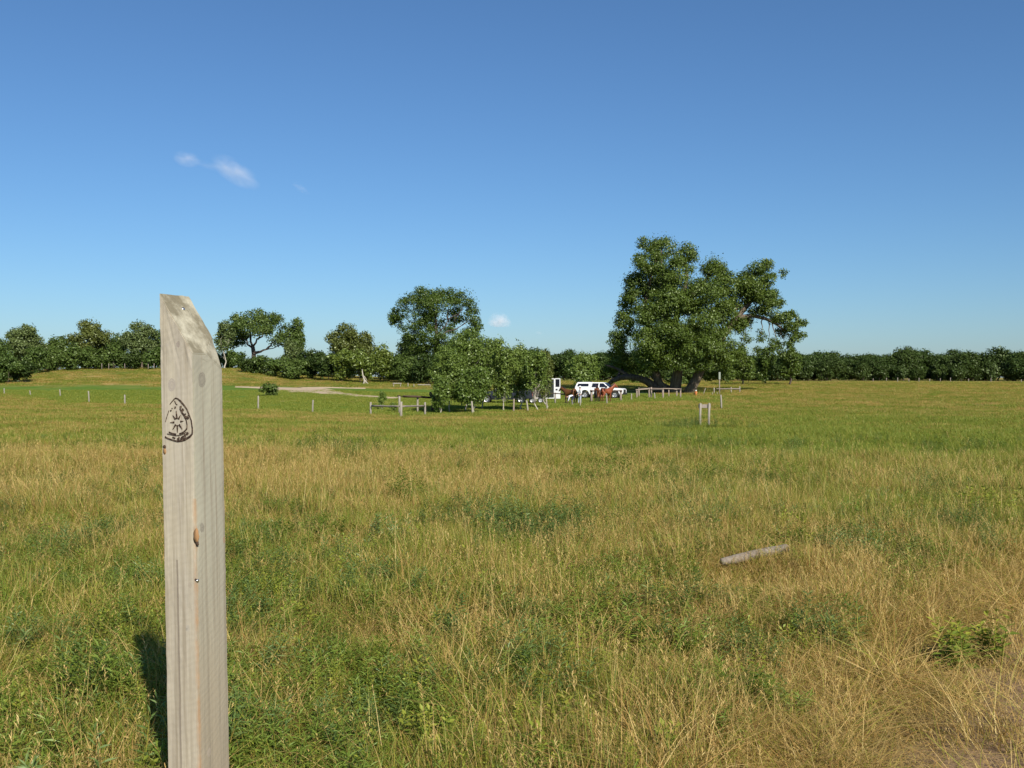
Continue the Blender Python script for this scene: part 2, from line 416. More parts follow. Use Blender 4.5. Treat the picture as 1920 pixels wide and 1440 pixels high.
class Tuft:
    def __init__(s, seed): s.r = random.Random(seed); s.v = []; s.f = []; s.m = []; s.a = []
    def _add(s, vs, fs, mi, var):
        b = len(s.v); s.v += vs
        for f in fs: s.f.append(tuple(b+i for i in f)); s.m.append(mi); s.a.append(var)
    def blade(s, x, y, az, h, w, lean, mi, curve=1.6, z0=0.0, seg=3):
        dx, dy = math.cos(az), math.sin(az); wx, wy = -dy, dx
        tw = s.r.uniform(-.9, .9)
        vs = []
        for i in range(seg + 1):
            t = i/seg; off = lean*h*t**curve; z = z0 - .02*(i == 0 and z0 == 0) + h*math.sqrt(max(0., 1 - (min(lean, .97)*t**curve*.8)**2))*t
            ww = w*.5*(1 - t)**.6 if i < seg else 0
            cx, cy = x + dx*off, y + dy*off
            ax, ay = wx*math.cos(tw) + dx*math.sin(tw), wy*math.cos(tw) + dy*math.sin(tw)
            if i < seg: vs += [(cx - ax*ww, cy - ay*ww, z), (cx + ax*ww, cy + ay*ww, z)]
            else: vs.append((cx, cy, z))
        fs = [(2*i, 2*i+1, 2*i+3, 2*i+2) for i in range(seg-1)] + [(2*seg-2, 2*seg-1, 2*seg)]
        s._add(vs, fs, mi, s.r.random())
        return vs[-1]
    def leaf(s, p, d, ln, w, mi):
        d = Vector(d).normalized(); sd = d.cross(Vector((s.r.uniform(-.3,.3), s.r.uniform(-.3,.3), 1))); 
        if sd.length < 1e-3: sd = Vector((1,0,0))
        sd.normalize(); p = Vector(p); nrm = sd.cross(d)
        a = p + d*ln*.45 + sd*w*.5 - nrm*ln*.02; b = p + d*ln*.45 - sd*w*.5 - nrm*ln*.02; e = p + d*ln + Vector((0,0,-ln*.18))
        s._add([tuple(p), tuple(a), tuple(e), tuple(b)], [(0,1,2),(0,2,3)], mi, s.r.random())
    def stem(s, x, y, h, az, lean, w, mi):
        return s.blade(x, y, az, h, w, lean, mi, curve=1.3)
    def head(s, p, ln, az, mi, n=8, spread=.024):
        for k in range(n):
            t = k/n; q = (p[0] - math.cos(az)*ln*.25*(1-t), p[1] - math.sin(az)*ln*.25*(1-t), p[2] - ln*(1-t)*.8)
            a = s.r.uniform(0, 6.28)
            s.leaf(q, (math.cos(a)*.6, math.sin(a)*.6, .8), spread*(1.2-t*.5), .0045, mi)
    def mesh(s, name):
        me = bpy.data.meshes.new(name); me.from_pydata(s.v, [], s.f)
        for m in GM: me.materials.append(m)
        me.polygons.foreach_set('material_index', s.m)
        a = me.attributes.new('var', 'FLOAT', 'FACE'); a.data.foreach_set('value', s.a)
        me.update(); return me

def t_grass(seed, n, rad_, h, w, mix, lean=(.1,.7), heads=0, headm=2):
    t = Tuft(seed); r = t.r; pool = [m for m, k in mix for _ in range(k)]
    for i in range(n):
        a = r.uniform(0, 6.28); q = rad_*math.sqrt(r.random())
        t.blade(q*math.cos(a), q*math.sin(a), r.uniform(0, 6.28), h*r.uniform(.5, 1.1), w*r.uniform(.7, 1.3), r.uniform(*lean), r.choice(pool))
    for i in range(heads):
        a = r.uniform(0, 6.28); q = rad_*math.sqrt(r.random()); az = r.uniform(0, 6.28)
        hh = h*r.uniform(1.15, 1.6)
        e = t.stem(q*math.cos(a), q*math.sin(a), hh, az, r.uniform(.1, .6), w*.7, headm)
        t.head(e, hh*.22, az, headm)
    return t
def t_forb(seed, stems, h, ll, lw, mi, tip=None, spread=.12, per=26, rad_=.07):
    t = Tuft(seed); r = t.r
    for i in range(stems):
        a = r.uniform(0, 6.28); q = rad_*math.sqrt(r.random()); az = r.uniform(0, 6.28); hh = h*r.uniform(.6, 1.1); ln = r.uniform(.05, .5)
        t.stem(q*math.cos(a), q*math.sin(a), hh, az, ln, .006, 1)
        for k in range(per):
            f = .15 + .85*k/per; off = ln*hh*f**1.3
            p = (q*math.cos(a) + math.cos(az)*off, q*math.sin(a) + math.sin(az)*off, hh*f*.97)
            an = k*2.4 + r.uniform(-.4, .4); up = .15 + f*.9
            sc = (1.15 - .55*f)*r.uniform(.75, 1.2)
            t.leaf(p, (math.cos(an), math.sin(an), up*r.uniform(.3, 1)), ll*sc, lw*sc, (tip if tip is not None and f > .7 else mi))
    return t
def t_stalk(seed):
    t = Tuft(seed); r = t.r
    for i in range(3):
        az = r.uniform(0, 6.28); h = r.uniform(.5, .75)
        e = t.blade(r.uniform(-.05,.05), r.uniform(-.05,.05), az, h, .006, r.uniform(.3, 1.3), 2, curve=1.5, seg=5)
        t.head(e, .13, az, 2, 16, .03)
    for i in range(8): t.blade(r.uniform(-.05,.05), r.uniform(-.05,.05), r.uniform(0,6.28), r.uniform(.2,.4), .005, r.uniform(.3,1.1), r.choice([1,2,2]))
    return t

PROTO = {}
plants = bpy.data.collections.new('meadow plants')
def proto(key, t):
    o = bpy.data.objects.new(key, t.mesh(key)); plants.objects.link(o); PROTO[key] = o
for i in range(3):
    proto('grass_green_%s' % 'abc'[i], t_grass(10+i, 66, .14, .27, .0048, [(0, 5), (1, 4), (2, 1)], (.1,.9)))
    proto('grass_mixed_%s' % 'abc'[i], t_grass(20+i, 66, .15, .28, .0045, [(0, 4), (1, 4), (2, 2), (3, 2)], (.1,1.0), 1, 2))
    proto('grass_straw_%s' % 'abc'[i], t_grass(30+i, 66, .14, .29, .0040, [(0, 1), (1, 3), (2, 3), (3, 4)], (.05,1.0), 2, 2))
    proto('weed_leafy_%s' % 'abc'[i], t_forb(40+i, 8, .27, .080, .013, 4, 4, rad_=.12, per=28))
    proto('weed_broad_%s' % 'abc'[i], t_forb(50+i, 6, .22, .062, .027, 4, 6, per=20, rad_=.13))
    proto('spurge_%s' % 'abc'[i], t_forb(60+i, 7, .26, .030, .012, 6, 6, per=30, rad_=.12))
    proto('shrublet_blue_%s' % 'abc'[i], t_forb(70+i, 10, .30, .065, .012, 5, 5, per=32, rad_=.16))
    proto('stalk_%s' % 'abc'[i], t_stalk(80+i))
    proto('lodged_%s' % 'abc'[i], t_grass(90+i, 46, .16, .34, .0042, [(2, 5), (3, 2), (1, 2)], (.9, 2.2), 2, 2))
    # wide patches for the middle distance: fewer, thicker blades
    proto('patch_green_%s' % 'abc'[i], t_grass(110+i, 240, .6, .27, .011, [(0, 8), (1, 3)], (.1,.9)))
    proto('patch_mixed_%s' % 'abc'[i], t_grass(120+i, 240, .6, .27, .011, [(0, 4), (1, 4), (2, 1), (3, 2)], (.1,.9), 0, 2))
    proto('patch_straw_%s' % 'abc'[i], t_grass(130+i, 240, .6, .28, .010, [(0, 1), (1, 3), (2, 3), (3, 4)], (.1,.9), 0, 2))
    proto('turf_%s' % 'abc'[i], t_grass(140+i, 160, .75, .11, .024, [(0, 6), (1, 2)], (.2,1.2)))
NAMES = sorted(PROTO); IDX = {k: i for i, k in enumerate(NAMES)}

def scatter(name, pts, rot, scl, idx, label, cat):
    n = len(pts)
    me = bpy.data.meshes.new(name); me.vertices.add(n); me.vertices.foreach_set('co', np.asarray(pts, np.float32).ravel())
    a = me.attributes.new('rot', 'FLOAT_VECTOR', 'POINT'); a.data.foreach_set('vector', np.asarray(rot, np.float32).ravel())
    a = me.attributes.new('scl', 'FLOAT_VECTOR', 'POINT'); a.data.foreach_set('vector', np.asarray(scl, np.float32).ravel())
    a = me.attributes.new('idx', 'INT', 'POINT'); a.data.foreach_set('value', np.asarray(idx, np.int32))
    o = link(name, me)
    g = bpy.data.node_groups.new(name, 'GeometryNodeTree')
    g.interface.new_socket('Geometry', in_out='INPUT', socket_type='NodeSocketGeometry')
    g.interface.new_socket('Geometry', in_out='OUTPUT', socket_type='NodeSocketGeometry')
    N = g.nodes; Lk = g.links
    gi = N.new('NodeGroupInput'); go = N.new('NodeGroupOutput')
    ip = N.new('GeometryNodeInstanceOnPoints'); ci = N.new('GeometryNodeCollectionInfo')
    ci.inputs[0].default_value = plants; ci.inputs['Separate Children'].default_value = True; ci.inputs['Reset Children'].default_value = True
    ip.inputs['Pick Instance'].default_value = True
    def na(nm, ty):
        k = N.new('GeometryNodeInputNamedAttribute'); k.data_type = ty; k.inputs[0].default_value = nm
        return [s_ for s_ in k.outputs if s_.enabled and s_.name == 'Attribute'][0]
    Lk.new(gi.outputs[0], ip.inputs['Points']); Lk.new(ci.outputs[0], ip.inputs['Instance'])
    Lk.new(na('idx', 'INT'), ip.inputs['Instance Index']); Lk.new(na('rot', 'FLOAT_VECTOR'), ip.inputs['Rotation'])
    Lk.new(na('scl', 'FLOAT_VECTOR'), ip.inputs['Scale']); Lk.new(ip.outputs[0], go.inputs[0])
    md = o.modifiers.new('plants', 'NODES'); md.node_group = g
    return tag(o, label, cat, kind='stuff')

RNG = np.random.default_rng(7)
def sample_band(d0, d1, dens, um=.66):
    """random ground points between two distances, inside a wedge wider than the view"""
    n = int(dens * um * (d1*d1 - d0*d0)); d = np.sqrt(RNG.uniform(d0*d0, d1*d1, n)); u = RNG.uniform(-um, um, n)
    return u*d + RNG.normal(0, .3, n), d
def rots(n, tilt=.12):
    return np.stack([RNG.normal(0, tilt, n), RNG.normal(0, tilt, n), RNG.uniform(0, 6.283, n)], -1)
def scls(n, lo, hi, zvar=.2):
    s = RNG.uniform(lo, hi, n); return np.stack([s, s, s*RNG.uniform(1-zvar, 1+zvar, n)], -1)
POST_XY = (-1.08, 3.5)
def pick(keys): 
    return lambda n: np.array([IDX[k + '_' + c] for k in keys for c in 'abc'])[RNG.integers(0, 3*len(keys), n)]
LOGGAP = lambda x, y: np.exp(-((x - 2.0)/.48)**4 - ((y - 8.25)/.85)**4)
def meadow():
    out = {}
    acc = {'g': [], 'w': []}
    def put(kind, x, y, rot, scl, idx): acc[kind].append((np.stack([x, y, terr(x, y)], -1), rot, scl, idx))
    # near grass: single tufts
    for d0, d1, dens, lo, hi in ((1.3, 6.5, 88, .75, 1.2), (6.5, 12, 64, .85, 1.35), (12, 24, 34, 1.1, 1.8)):
        x, y = sample_band(d0, d1, dens)
        keep = (RNG.random(len(x)) > pathness(x, y)*.93) & ((np.hypot(x-POST_XY[0], y-POST_XY[1]) > .16))
        x, y = x[keep], y[keep]; n = len(x)
        v = dryness(x, y) + RNG.normal(0, .27, n)
        pth = sstep(-1.7, -.1, x - np.interp(y, [0, 3, 4.2, 5.2, 6.5, 9, 14, 30], [.30, .88, 1.52, 2.16, 3.05, 4.95, 9.0, 22]))
        v = v + pth*.5
        idx = np.where(v > .66, pick(['grass_straw'])(n), np.where(v > .42, pick(['grass_mixed'])(n), pick(['grass_green'])(n)))
        lod = RNG.random(n) < .20 + .35*pth; idx = np.where(lod & (v > .34), pick(['lodged'])(n), idx)
        hz = .48 + .72*vnoise(x/.8, y/.8, 61)
        hz = hz * (1 - .5*pathness(x, y)) * (1 - .6*sstep(.45, 1, pth)) * (1 - .5*LOGGAP(x, y))
        sc = scls(n, lo, hi); sc[:, 2] *= hz
        put('g', x, y, rots(n), sc, idx)
    # stalks standing above the rest
    x, y = sample_band(2.5, 26, 1.3); n = len(x); keep = RNG.random(n) < .25 + dryness(x, y)*.8
    keep &= LOGGAP(x, y) < .3; x, y = x[keep], y[keep]; n = len(x); put('g', x, y, rots(n), scls(n, .45, .8), pick(['stalk'])(n))
    x, y = sample_band(2.0, 16, 9.0); k = LOGGAP(x, y) < .3; x, y = x[k], y[k]; n = len(x); put('g', x, y, rots(n, .3), scls(n, .6, 1.05), pick(['lodged'])(n))
    # middle distance patches
    for d0, d1, dens, lo, hi in ((22, 45, 7.0, .8, 1.35), (45, 80, 4.2, 1.0, 1.7), (80, 130, 1.5, 1.2, 2.0), (130, 205, .7, 1.4, 2.4)):
        x, y = sample_band(d0, d1, dens)
        lw = lawnness(x, y); keep = (RNG.random(len(x)) > lw*1.15) & (RNG.random(len(x)) > pathness(x, y)) & (RNG.random(len(x)) > trackness(x, y)*1.1)
        x, y = x[keep], y[keep]; n = len(x); v = dryness(x, y) + RNG.normal(0, .24, n) + (-.06 if d0 < 40 else .05)
        idx = np.where(v > .64, pick(['patch_straw'])(n), np.where(v > .40, pick(['patch_mixed'])(n), pick(['patch_green'])(n)))
        sc = scls(n, lo, hi); sc[:, 2] = RNG.uniform(.6, 1.0, n)*(.6 + .7*vnoise(x/3, y/3, 62))
        put('g', x, y, rots(n, .06), sc, idx)
    # short turf of the camp ground
    x, y = sample_band(74, 135, 2.2, .58); lw = lawnness(x, y); keep = RNG.random(len(x)) < lw - .2
    x, y = x[keep], y[keep]; n = len(x); sc = scls(n, .8, 1.5); sc[:, 2] = RNG.uniform(.5, 1.3, n)
    put('g', x, y, rots(n, .05), sc, pick(['turf'])(n))
    # weeds in drifts
    def drift(d0, d1, dens, keys, seed, scale, thr, lo, hi, bias):
        x, y = sample_band(d0, d1, dens); f = fbm(x/scale, y/scale, seed, 3) + bias*(.5 - dryness(x, y))
        keep = (LOGGAP(x, y) < .3) & (f > thr + RNG.normal(0, .13, len(x))) & (x - np.interp(y, [0, 3, 4.2, 5.2, 6.5, 9, 14, 30], [.30, .88, 1.52, 2.16, 3.05, 4.95, 9.0, 22]) < -.75) & (np.hypot(x-POST_XY[0], y-POST_XY[1]) > .22)
        x, y = x[keep], y[keep]; n = len(x); put('w', x, y, rots(n, .15), scls(n, lo, hi), pick(keys)(n))
    drift(2.2, 10, 60, ['weed_leafy'], 201, .42, .56, .6, 1.1, .2)
    drift(2.2, 10, 24, ['weed_broad'], 202, .45, .585, .6, 1.1, .15)
    drift(2.2, 14, 20, ['spurge'], 203, .5, .525, .6, 1.15, .2)
    drift(3, 18, 9, ['shrublet_blue'], 204, .6, .59, .8, 1.3, .3)
    drift(9, 32, 5, ['weed_leafy', 'weed_broad'], 205, .9, .585, .8, 1.4, .2)
    drift(12, 34, 1.6, ['spurge', 'shrublet_blue'], 206, 1.5, .61, .9, 1.5, .3)
    # distinct low plants seen in the photograph
    for px, d, k, num, spread in ((865, 8.6, 'weed_broad', 6, .22), (985, 11.0, 'shrublet_blue', 16, .45), (1045, 11.0, 'shrublet_blue', 9, .28), (1800, 6.1, 'weed_broad', 3, .12),
                              (1160, 17, 'weed_leafy', 9, .5), (1100, 17, 'weed_leafy', 5, .4), (1360, 18, 'weed_leafy', 10, .8), (1290, 44, 'shrublet_blue', 18, .9), (520, 10.5, 'weed_leafy', 12, .4),
                              (1880, 12.5, 'weed_broad', 12, .5), (780, 14, 'weed_leafy', 6, .2), (1000, 8.3, 'spurge', 14, .5), (770, 8.2, 'spurge', 12, .5), (1170, 8, 'spurge', 9, .3), (220, 5.0, 'weed_leafy', 8, .25),
                              (270, 5.0, 'weed_leafy', 8, .2), (1240, 6.6, 'weed_leafy', 6, .4), (620, 24, 'shrublet_blue', 14, .8)):
        X, Y = W(px, d); x = X + RNG.normal(0, spread, num); y = Y + RNG.normal(0, spread, num)
        put('w', x, y, rots(num, .15), scls(num, .9, 1.5 if d < 12 else 2.2), pick([k])(num))
    for kind, nm, lb, ct in (('g', 'grass', 'tall green and straw coloured grass covering the meadow', 'grass'), ('w', 'weeds', 'low leafy green and yellow weeds growing through the grass', 'weeds')):
        p, r, s, i = (np.concatenate(z) for z in zip(*acc[kind]))
        scatter(nm, p, r, s, i, lb, ct); print(nm, len(p))
meadow()
# ------------------------------------------------------------------ trees
L_COTTON = leaf_mat('leaf_cottonwood', (.050,.090,.012), (.115,.160,.024), .25, .045, rough=.45)
L_ASPEN = leaf_mat('leaf_aspen', (.085,.140,.022), (.175,.235,.048), .28, .045, rough=.4)
L_OAK = leaf_mat('leaf_oak', (.030,.058,.012), (.064,.098,.022), .2, .025)
L_HILL = leaf_mat('leaf_hill_oak', (.052,.092,.018), (.110,.155,.034), .22, .03)
L_DARK = leaf_mat('leaf_dark', (.026,.048,.010), (.055,.082,.018), .15, .025)
L_OLIVE = leaf_mat('leaf_olive', (.085,.110,.020), (.150,.165,.034), .25, .06)
L_GREY = leaf_mat('leaf_grey_green', (.080,.115,.034), (.140,.180,.055), .25, .05)
L_YELLOW = leaf_mat('leaf_yellow_green', (.095,.145,.018), (.170,.210,.034), .3, .06)

def leaf_cloud(name, clumps, leaf, dens, material, seed, lobe=.38, aspect=.75, shell=.55, droop=0.0, fill=.45):
    """leaves in lobes on the clumps; clumps: (x, y, z, rx, ry, rz)"""
    R = np.random.default_rng(seed); Cs, Ns, Vs = [], [], []
    for (cx, cy, cz, rx, ry, rz) in clumps:
        m = (rx*ry*rz)**(1/3); nl = max(6, int(round(13*(rx+ry+rz)/3/m + 5)))
        for k in range(nl):
            v = R.normal(size=3); v /= np.linalg.norm(v)
            rr = R.uniform(shell, 1.0)
            lc = np.array([cx, cy, cz]) + v*rr*np.array([rx, ry, rz])*.85
            lr = m*lobe*R.uniform(.6, 1.35)
            n = max(8, int(2.1*dens * lr*lr / (leaf*leaf) * R.uniform(.7, 1.3)))
            w = R.normal(size=(n, 3)); w /= np.linalg.norm(w, axis=1, keepdims=True)
            rad_ = R.uniform(.25, 1.0, n)**.55
            p = lc + w*rad_[:, None]*lr*np.array([1.15, 1.15, .75]) + R.normal(0, leaf*.5, (n, 3))
            p[:, 2] -= droop*R.random(n)*lr
            nn = w*.8 + np.array([0, 0, .35]) + R.normal(0, .48, (n, 3)); nn /= np.linalg.norm(nn, axis=1, keepdims=True)
            Cs.append(p); Ns.append(nn); Vs.append(.6*R.random() + .4*R.random(n))
    for (cx, cy, cz, rx, ry, rz) in clumps:
        n = int(fill*dens*(rx*ry + rx*rz + ry*rz)/(leaf*leaf)*1.4)
        w = R.normal(size=(n, 3)); w /= np.linalg.norm(w, axis=1, keepdims=True); rr = R.uniform(.45, 1.04, n)**.8
        p = np.array([cx, cy, cz]) + w*rr[:, None]*np.array([rx, ry, rz])*1.05 + R.normal(0, .055*(rx+rz), (n, 3))
        k = vnoise(p[:, 0]/(leaf*4.5) + seed, p[:, 2]/(leaf*4.5) + p[:, 1]/(leaf*6), seed) > .38
        p, w = p[k], w[k]; n = len(p)
        nn = w*.8 + np.array([0, 0, .35]) + R.normal(0, .5, (n, 3)); nn /= np.linalg.norm(nn, axis=1, keepdims=True)
        Cs.append(p); Ns.append(nn); Vs.append(.6*vnoise(p[:, 0]/(leaf*7), p[:, 2]/(leaf*7), seed+5) + .4*R.random(n))
    Cc = np.concatenate(Cs); N = np.concatenate(Ns); n = len(Cc)
    a = np.cross(N, R.normal(size=(n, 3))); a /= np.maximum(np.linalg.norm(a, axis=1, keepdims=True), 1e-6)
    b = np.cross(N, a)
    s = leaf*R.uniform(.6, 1.3, n)[:, None]
    V = np.stack([Cc - a*s*.6, Cc + b*s*.5*aspect - N*s*.1, Cc + a*s*.6, Cc - b*s*.5*aspect - N*s*.1], 1).reshape(-1, 3)
    q = np.arange(n*4).reshape(-1, 4)
    global NLEAF; NLEAF = globals().get('NLEAF', 0) + n
    return np_mesh(name, V, q, None, [material], attrs={'var': ('FACE', np.concatenate(Vs))})

def curve_pts(a, b, rng, n=5, sag=0.0, wob=.06):
    a, b = Vector(a), Vector(b); L = (b-a).length; out = []
    for i in range(n+1):
        t = i/n; p = a.lerp(b, t) + Vector((rng.gauss(0, wob)*L, rng.gauss(0, wob)*L, rng.gauss(0, wob*.6)*L + sag*L*math.sin(math.pi*t)))*(1 if 0 < i < n else 0)
        out.append(p)
    return out
def limb(mb, a, b, r0, r1, rng, n=5, sag=0.0, wob=.05, sides=7):
    pts = curve_pts(a, b, rng, n, sag, wob)
    mb.tube(pts, [r0 + (r1-r0)*(i/n)**.8 for i in range(n+1)], sides, wob=.12, rng=rng)
    return pts

def free_tree(seed, h, wdt, base, trunk_r, leafm, barkm, leaf, dens, nclump=12, lean=0.0, dep=None, fork=.3, lobe=.42, top_round=1.0, csize=.33, crown_name='crown', multi=1):
    """a tree in its own coordinates (foot at the origin): returns trunk mesh, crown mesh"""
    rng = random.Random(seed); dep = dep or wdt
    H0 = h*base; cl = []; k = 0; tries = 0
    while len(cl) < nclump and tries < 800:
        tries += 1
        x, y, z = rng.uniform(-1, 1), rng.uniform(-1, 1), rng.uniform(-1, 1)
        q = x*x + y*y + abs(z)**(2.4 if z > 0 else 2.0)*top_round
        if q > 1 or q < .12: continue
        s = csize*rng.uniform(.72, 1.25)
        c = (x*(1-s)*wdt/2 + lean*h*.3, y*(1-s)*dep/2, H0 + (h-H0)*(.5 + .5*z*(1-s*.8)))
        if any((Vector(c)-Vector(d[:3])).length < .20*min(wdt, h-H0) for d in cl): continue
        cl.append((*c, s*wdt*.62, s*dep*.62, s*(h-H0)*.66))
    mb = MB()
    for mt in range(multi):
        ox, oy = (0, 0) if multi == 1 else (rng.uniform(-.12, .12)*wdt, rng.uniform(-.12, .12)*wdt)
        tp = Vector((lean*h*.3 + ox*1.5 + rng.uniform(-.04, .04)*wdt, oy*1.5, H0 + (h-H0)*.45))
        pts = limb(mb, (ox, oy, -.3), tp, trunk_r*1.15, trunk_r*.45, rng, 7, wob=.03, sides=9)
        sel = cl[mt::multi]
        for c in sel:
            cz = c[2]; i = max(2, min(6, int(7*(fork + (1-fork)*max(0, (cz-H0)/(h-H0))*.8))))
            limb(mb, pts[i], c[:3], trunk_r*.34, trunk_r*.08, rng, 5, sag=-.04, wob=.07, sides=5)
    tm = mb.mesh('trunk', barkm, True)
    cm = leaf_cloud(crown_name, cl, leaf, dens, leafm, seed+1, lobe)
    return tm, cm

def put_tree(name, meshes, loc, rz, label, cat='tree', group=None, scale=(1,1,1)):
    t = empty(name, loc, rz, label, cat, group); t.scale = scale
    link('trunk', meshes[0], t); link('crown', meshes[1], t)
    return t

def img_tree(name, px, top, d, wpx, seed, leafm, label, barkm=M_BARKD, base=.15, leaf=None, dens=5.0, nclump=12, lean=0., trunk=None, cat='tree', dep=None, base_row=None, group=None, **k):
    loc = P(px, d); h = zrow(top, d) - loc.z; wdt = hpx(wpx, d)
    leaf = leaf or max(.16, d*.0016)
    m = free_tree(seed, h, wdt, base, trunk or max(.08, .022*h), leafm, barkm, leaf, dens, nclump, lean, dep, **k)
    return put_tree(name, m, loc, 0, label, cat, group)

# --- the great cottonwood -------------------------------------------------
def cottonwood():
    d = 140.0; px0 = 1265.; loc = P(px0, d); rng = random.Random(5); s = d/F
    root = empty('cottonwood_tree', loc, 0, 'huge spreading cottonwood with several trunks and one bough arching to the ground', 'tree')
    def Q(px, row, dy=0.): return Vector(((px-px0)*s*(1 + dy/d), dy, zrow(row, d+dy) - loc.z))
    spec = [ # px,row,rx,ry,depth
     (1240,466,38,26,1),(1212,492,36,30,-2),(1288,478,22,26,0),(1262,512,44,34,-3),(1194,530,30,28,0),(1225,540,40,30,3),(1186,566,26,28,1),
     (1336,502,27,26,0),(1352,534,34,30,-2),(1312,548,40,34,-4),(1262,568,44,32,-4),(1212,586,40,34,-4),(1176,606,26,34,2),(1164,642,20,26,1),
     (1204,640,40,34,-5),(1252,622,40,30,-6),(1308,606,44,34,-5),(1350,582,36,34,-2),(1300,650,44,30,-6),(1262,668,36,26,-5),(1338,640,34,30,-4),
     (1345,676,34,22,-3),(1302,684,30,14,-5),(1172,688,26,14,3),(1202,692,24,11,4),(1212,674,34,24,-3),(1172,672,28,24,3),(1158,690,18,16,5),(1240,600,50,40,5),(1300,560,50,40,6),(1320,640,50,36,5),(1250,520,40,30,5),(1236,652,36,30,2),(1270,640,34,30,3),(1226,682,30,14,0),(1240,560,36,30,-5),
     (1426,502,28,17,0),(1455,565,22,14,0),(1482,592,16,12,0),(1498,604,14,9,0),(1408,540,32,24,-1),(1432,560,28,18,-2),(1398,524,26,20,1),(1436,524,24,14,-1),(1412,552,28,20,0),(1448,548,18,14,1),(1428,580,34,16,-1),(1386,560,24,26,1),(1462,596,26,14,0),(1484,612,20,12,-1),
     (1400,604,26,12,1),(1490,632,16,14,0),(1470,622,16,14,1),(1384,610,18,22,-1),(1376,668,22,20,1),(1356,704,24,12,-1),(1330,704,18,10,0),(1380,700,16,8,2)]
    cl = []
    for px, row, rx, ry, dy in spec:
        c = Q(px, row, dy); cl.append((c.x, c.y, c.z, rx*s*.92, (rx+ry)*.5*s*1.05, ry*s*.92))
    # hanging sprays under the long bough
    thin = []
    for px, row, rx, ry, dy in ((1400,636,12,14,0),(1428,630,9,16,1),(1448,644,10,14,-1),(1418,658,10,9,0),(1462,648,9,13,1),(1500,628,12,6,0),(1506,606,10,6,0),(1150,628,7,12,1),(1178,552,12,14,0),(1205,456,14,12,0),(1468,512,8,10,0)):
        c = Q(px, row, dy); thin.append((c.x, c.y, c.z, rx*s, rx*s, ry*s))
    me = leaf_cloud('crown', cl, .21, 5.6, L_COTTON, 51, .36, shell=.45)
    me2 = leaf_cloud('crown_thin', thin, .21, 2.6, L_COTTON, 52, .45)
    bm = bmesh.new(); bm.from_mesh(me); bm.from_mesh(me2); bm.to_mesh(me); bm.free()
    link('crown', me, root)
    # trunks: main, the dark left one with the arching bough, the leaning one
    mb = MB()
    T = lambda pts, rs, sd=12: mb.tube([Q(*p) for p in pts], rs, sd, wob=.10, rng=rng)
    T([(1266,740,0),(1266,728,0),(1268,712,0),(1271,696,0),(1270,670,.3),(1264,640,.5),(1268,600,.5),(1280,560,0),(1288,520,0),(1286,490,0)], [1.1,.82,.74,.70,.62,.54,.42,.32,.22,.1])
    T([(1262,738,1),(1240,724,1.3),(1234,706,1.5),(1230,680,1.5),(1222,640,1),(1214,600,1),(1212,560,1),(1222,520,1),(1236,480,1)], [.8,.72,.58,.5,.42,.34,.28,.2,.1])
    T([(1268,650,0),(1250,610,0),(1242,560,0),(1240,510,0),(1240,470,0)], [.5,.42,.32,.2,.08], 9)
    T([(1284,560,0),(1310,545,0),(1330,515,0),(1338,500,0)], [.3,.26,.18,.08], 8)
    root_tr = mb.build('trunk', M_BARK, root, True)
    mb = MB()
    T([(1258,736,1),(1244,733,1),(1230,726,1),(1216,715,1),(1200,709,1),(1182,706.5,1),(1166,708,1.2),(1152,714,1.5),(1142,724,2),(1136,735,2.2)], [.72,.66,.60,.52,.47,.44,.37,.33,.24,.14])
    T([(1182,706,1),(1160,690,2),(1140,684,3)], [.3,.2,.06], 7)
    T([(1160,710,1.4),(1168,696,2),(1180,684,3)], [.25,.16,.05], 7)
    for a_, b_ in (((1230,726),(1222,712)),((1200,709),(1196,696)),((1216,715),(1210,700)),((1166,708),(1156,700)),((1152,714),(1140,708)),((1190,707),(1182,698))):
        limb(mb, Q(*a_, 1), Q(*b_, 1.3), .12, .03, rng, 4, wob=.08, sides=5)
    mb.build('bough', M_BARKD, root, True)['label'] = 'dark bough arching down to the ground'
    mb = MB()
    T([(1288,741,-1),(1296,724,-1),(1304,710,-1),(1316,686,-1),(1332,660,-1),(1350,636,-1),(1368,610,-.6),(1386,590,0),(1402,572,0),(1418,550,0),(1428,520,0)], [.85,.68,.62,.58,.54,.48,.42,.36,.3,.2,.1])
    T([(1372,604,-.6),(1392,594,-.4),(1412,592,0),(1436,598,0),(1456,608,0),(1474,622,0)], [.38,.34,.3,.24,.16,.06], 8)
    for a, b in (((1412,593),(1408,622)),((1430,597),(1428,630)),((1448,604),(1452,640)),((1440,600),(1440,640)),((1460,610),(1470,640)),((1404,594),(1396,630)),((1402,572),(1384,548)),((1418,552),(1440,536)),((1428,578),(1450,590)),((1456,608),(1500,606))):
        limb(mb, Q(*a), Q(*b), .10, .03, rng, 4, wob=.05, sides=5)
    for a, b in (((1350,636),(1350,582)),((1332,660),(1345,690)),((1332,660),(1310,640)),((1316,686),(1300,690)),((1368,610),(1386,562))):
        limb(mb, Q(a[0], a[1], -1), Q(*b), .24, .06, rng, 4, wob=.05, sides=6)
    mb.build('leaning_trunk', M_BARK, root, True)
cottonwood()

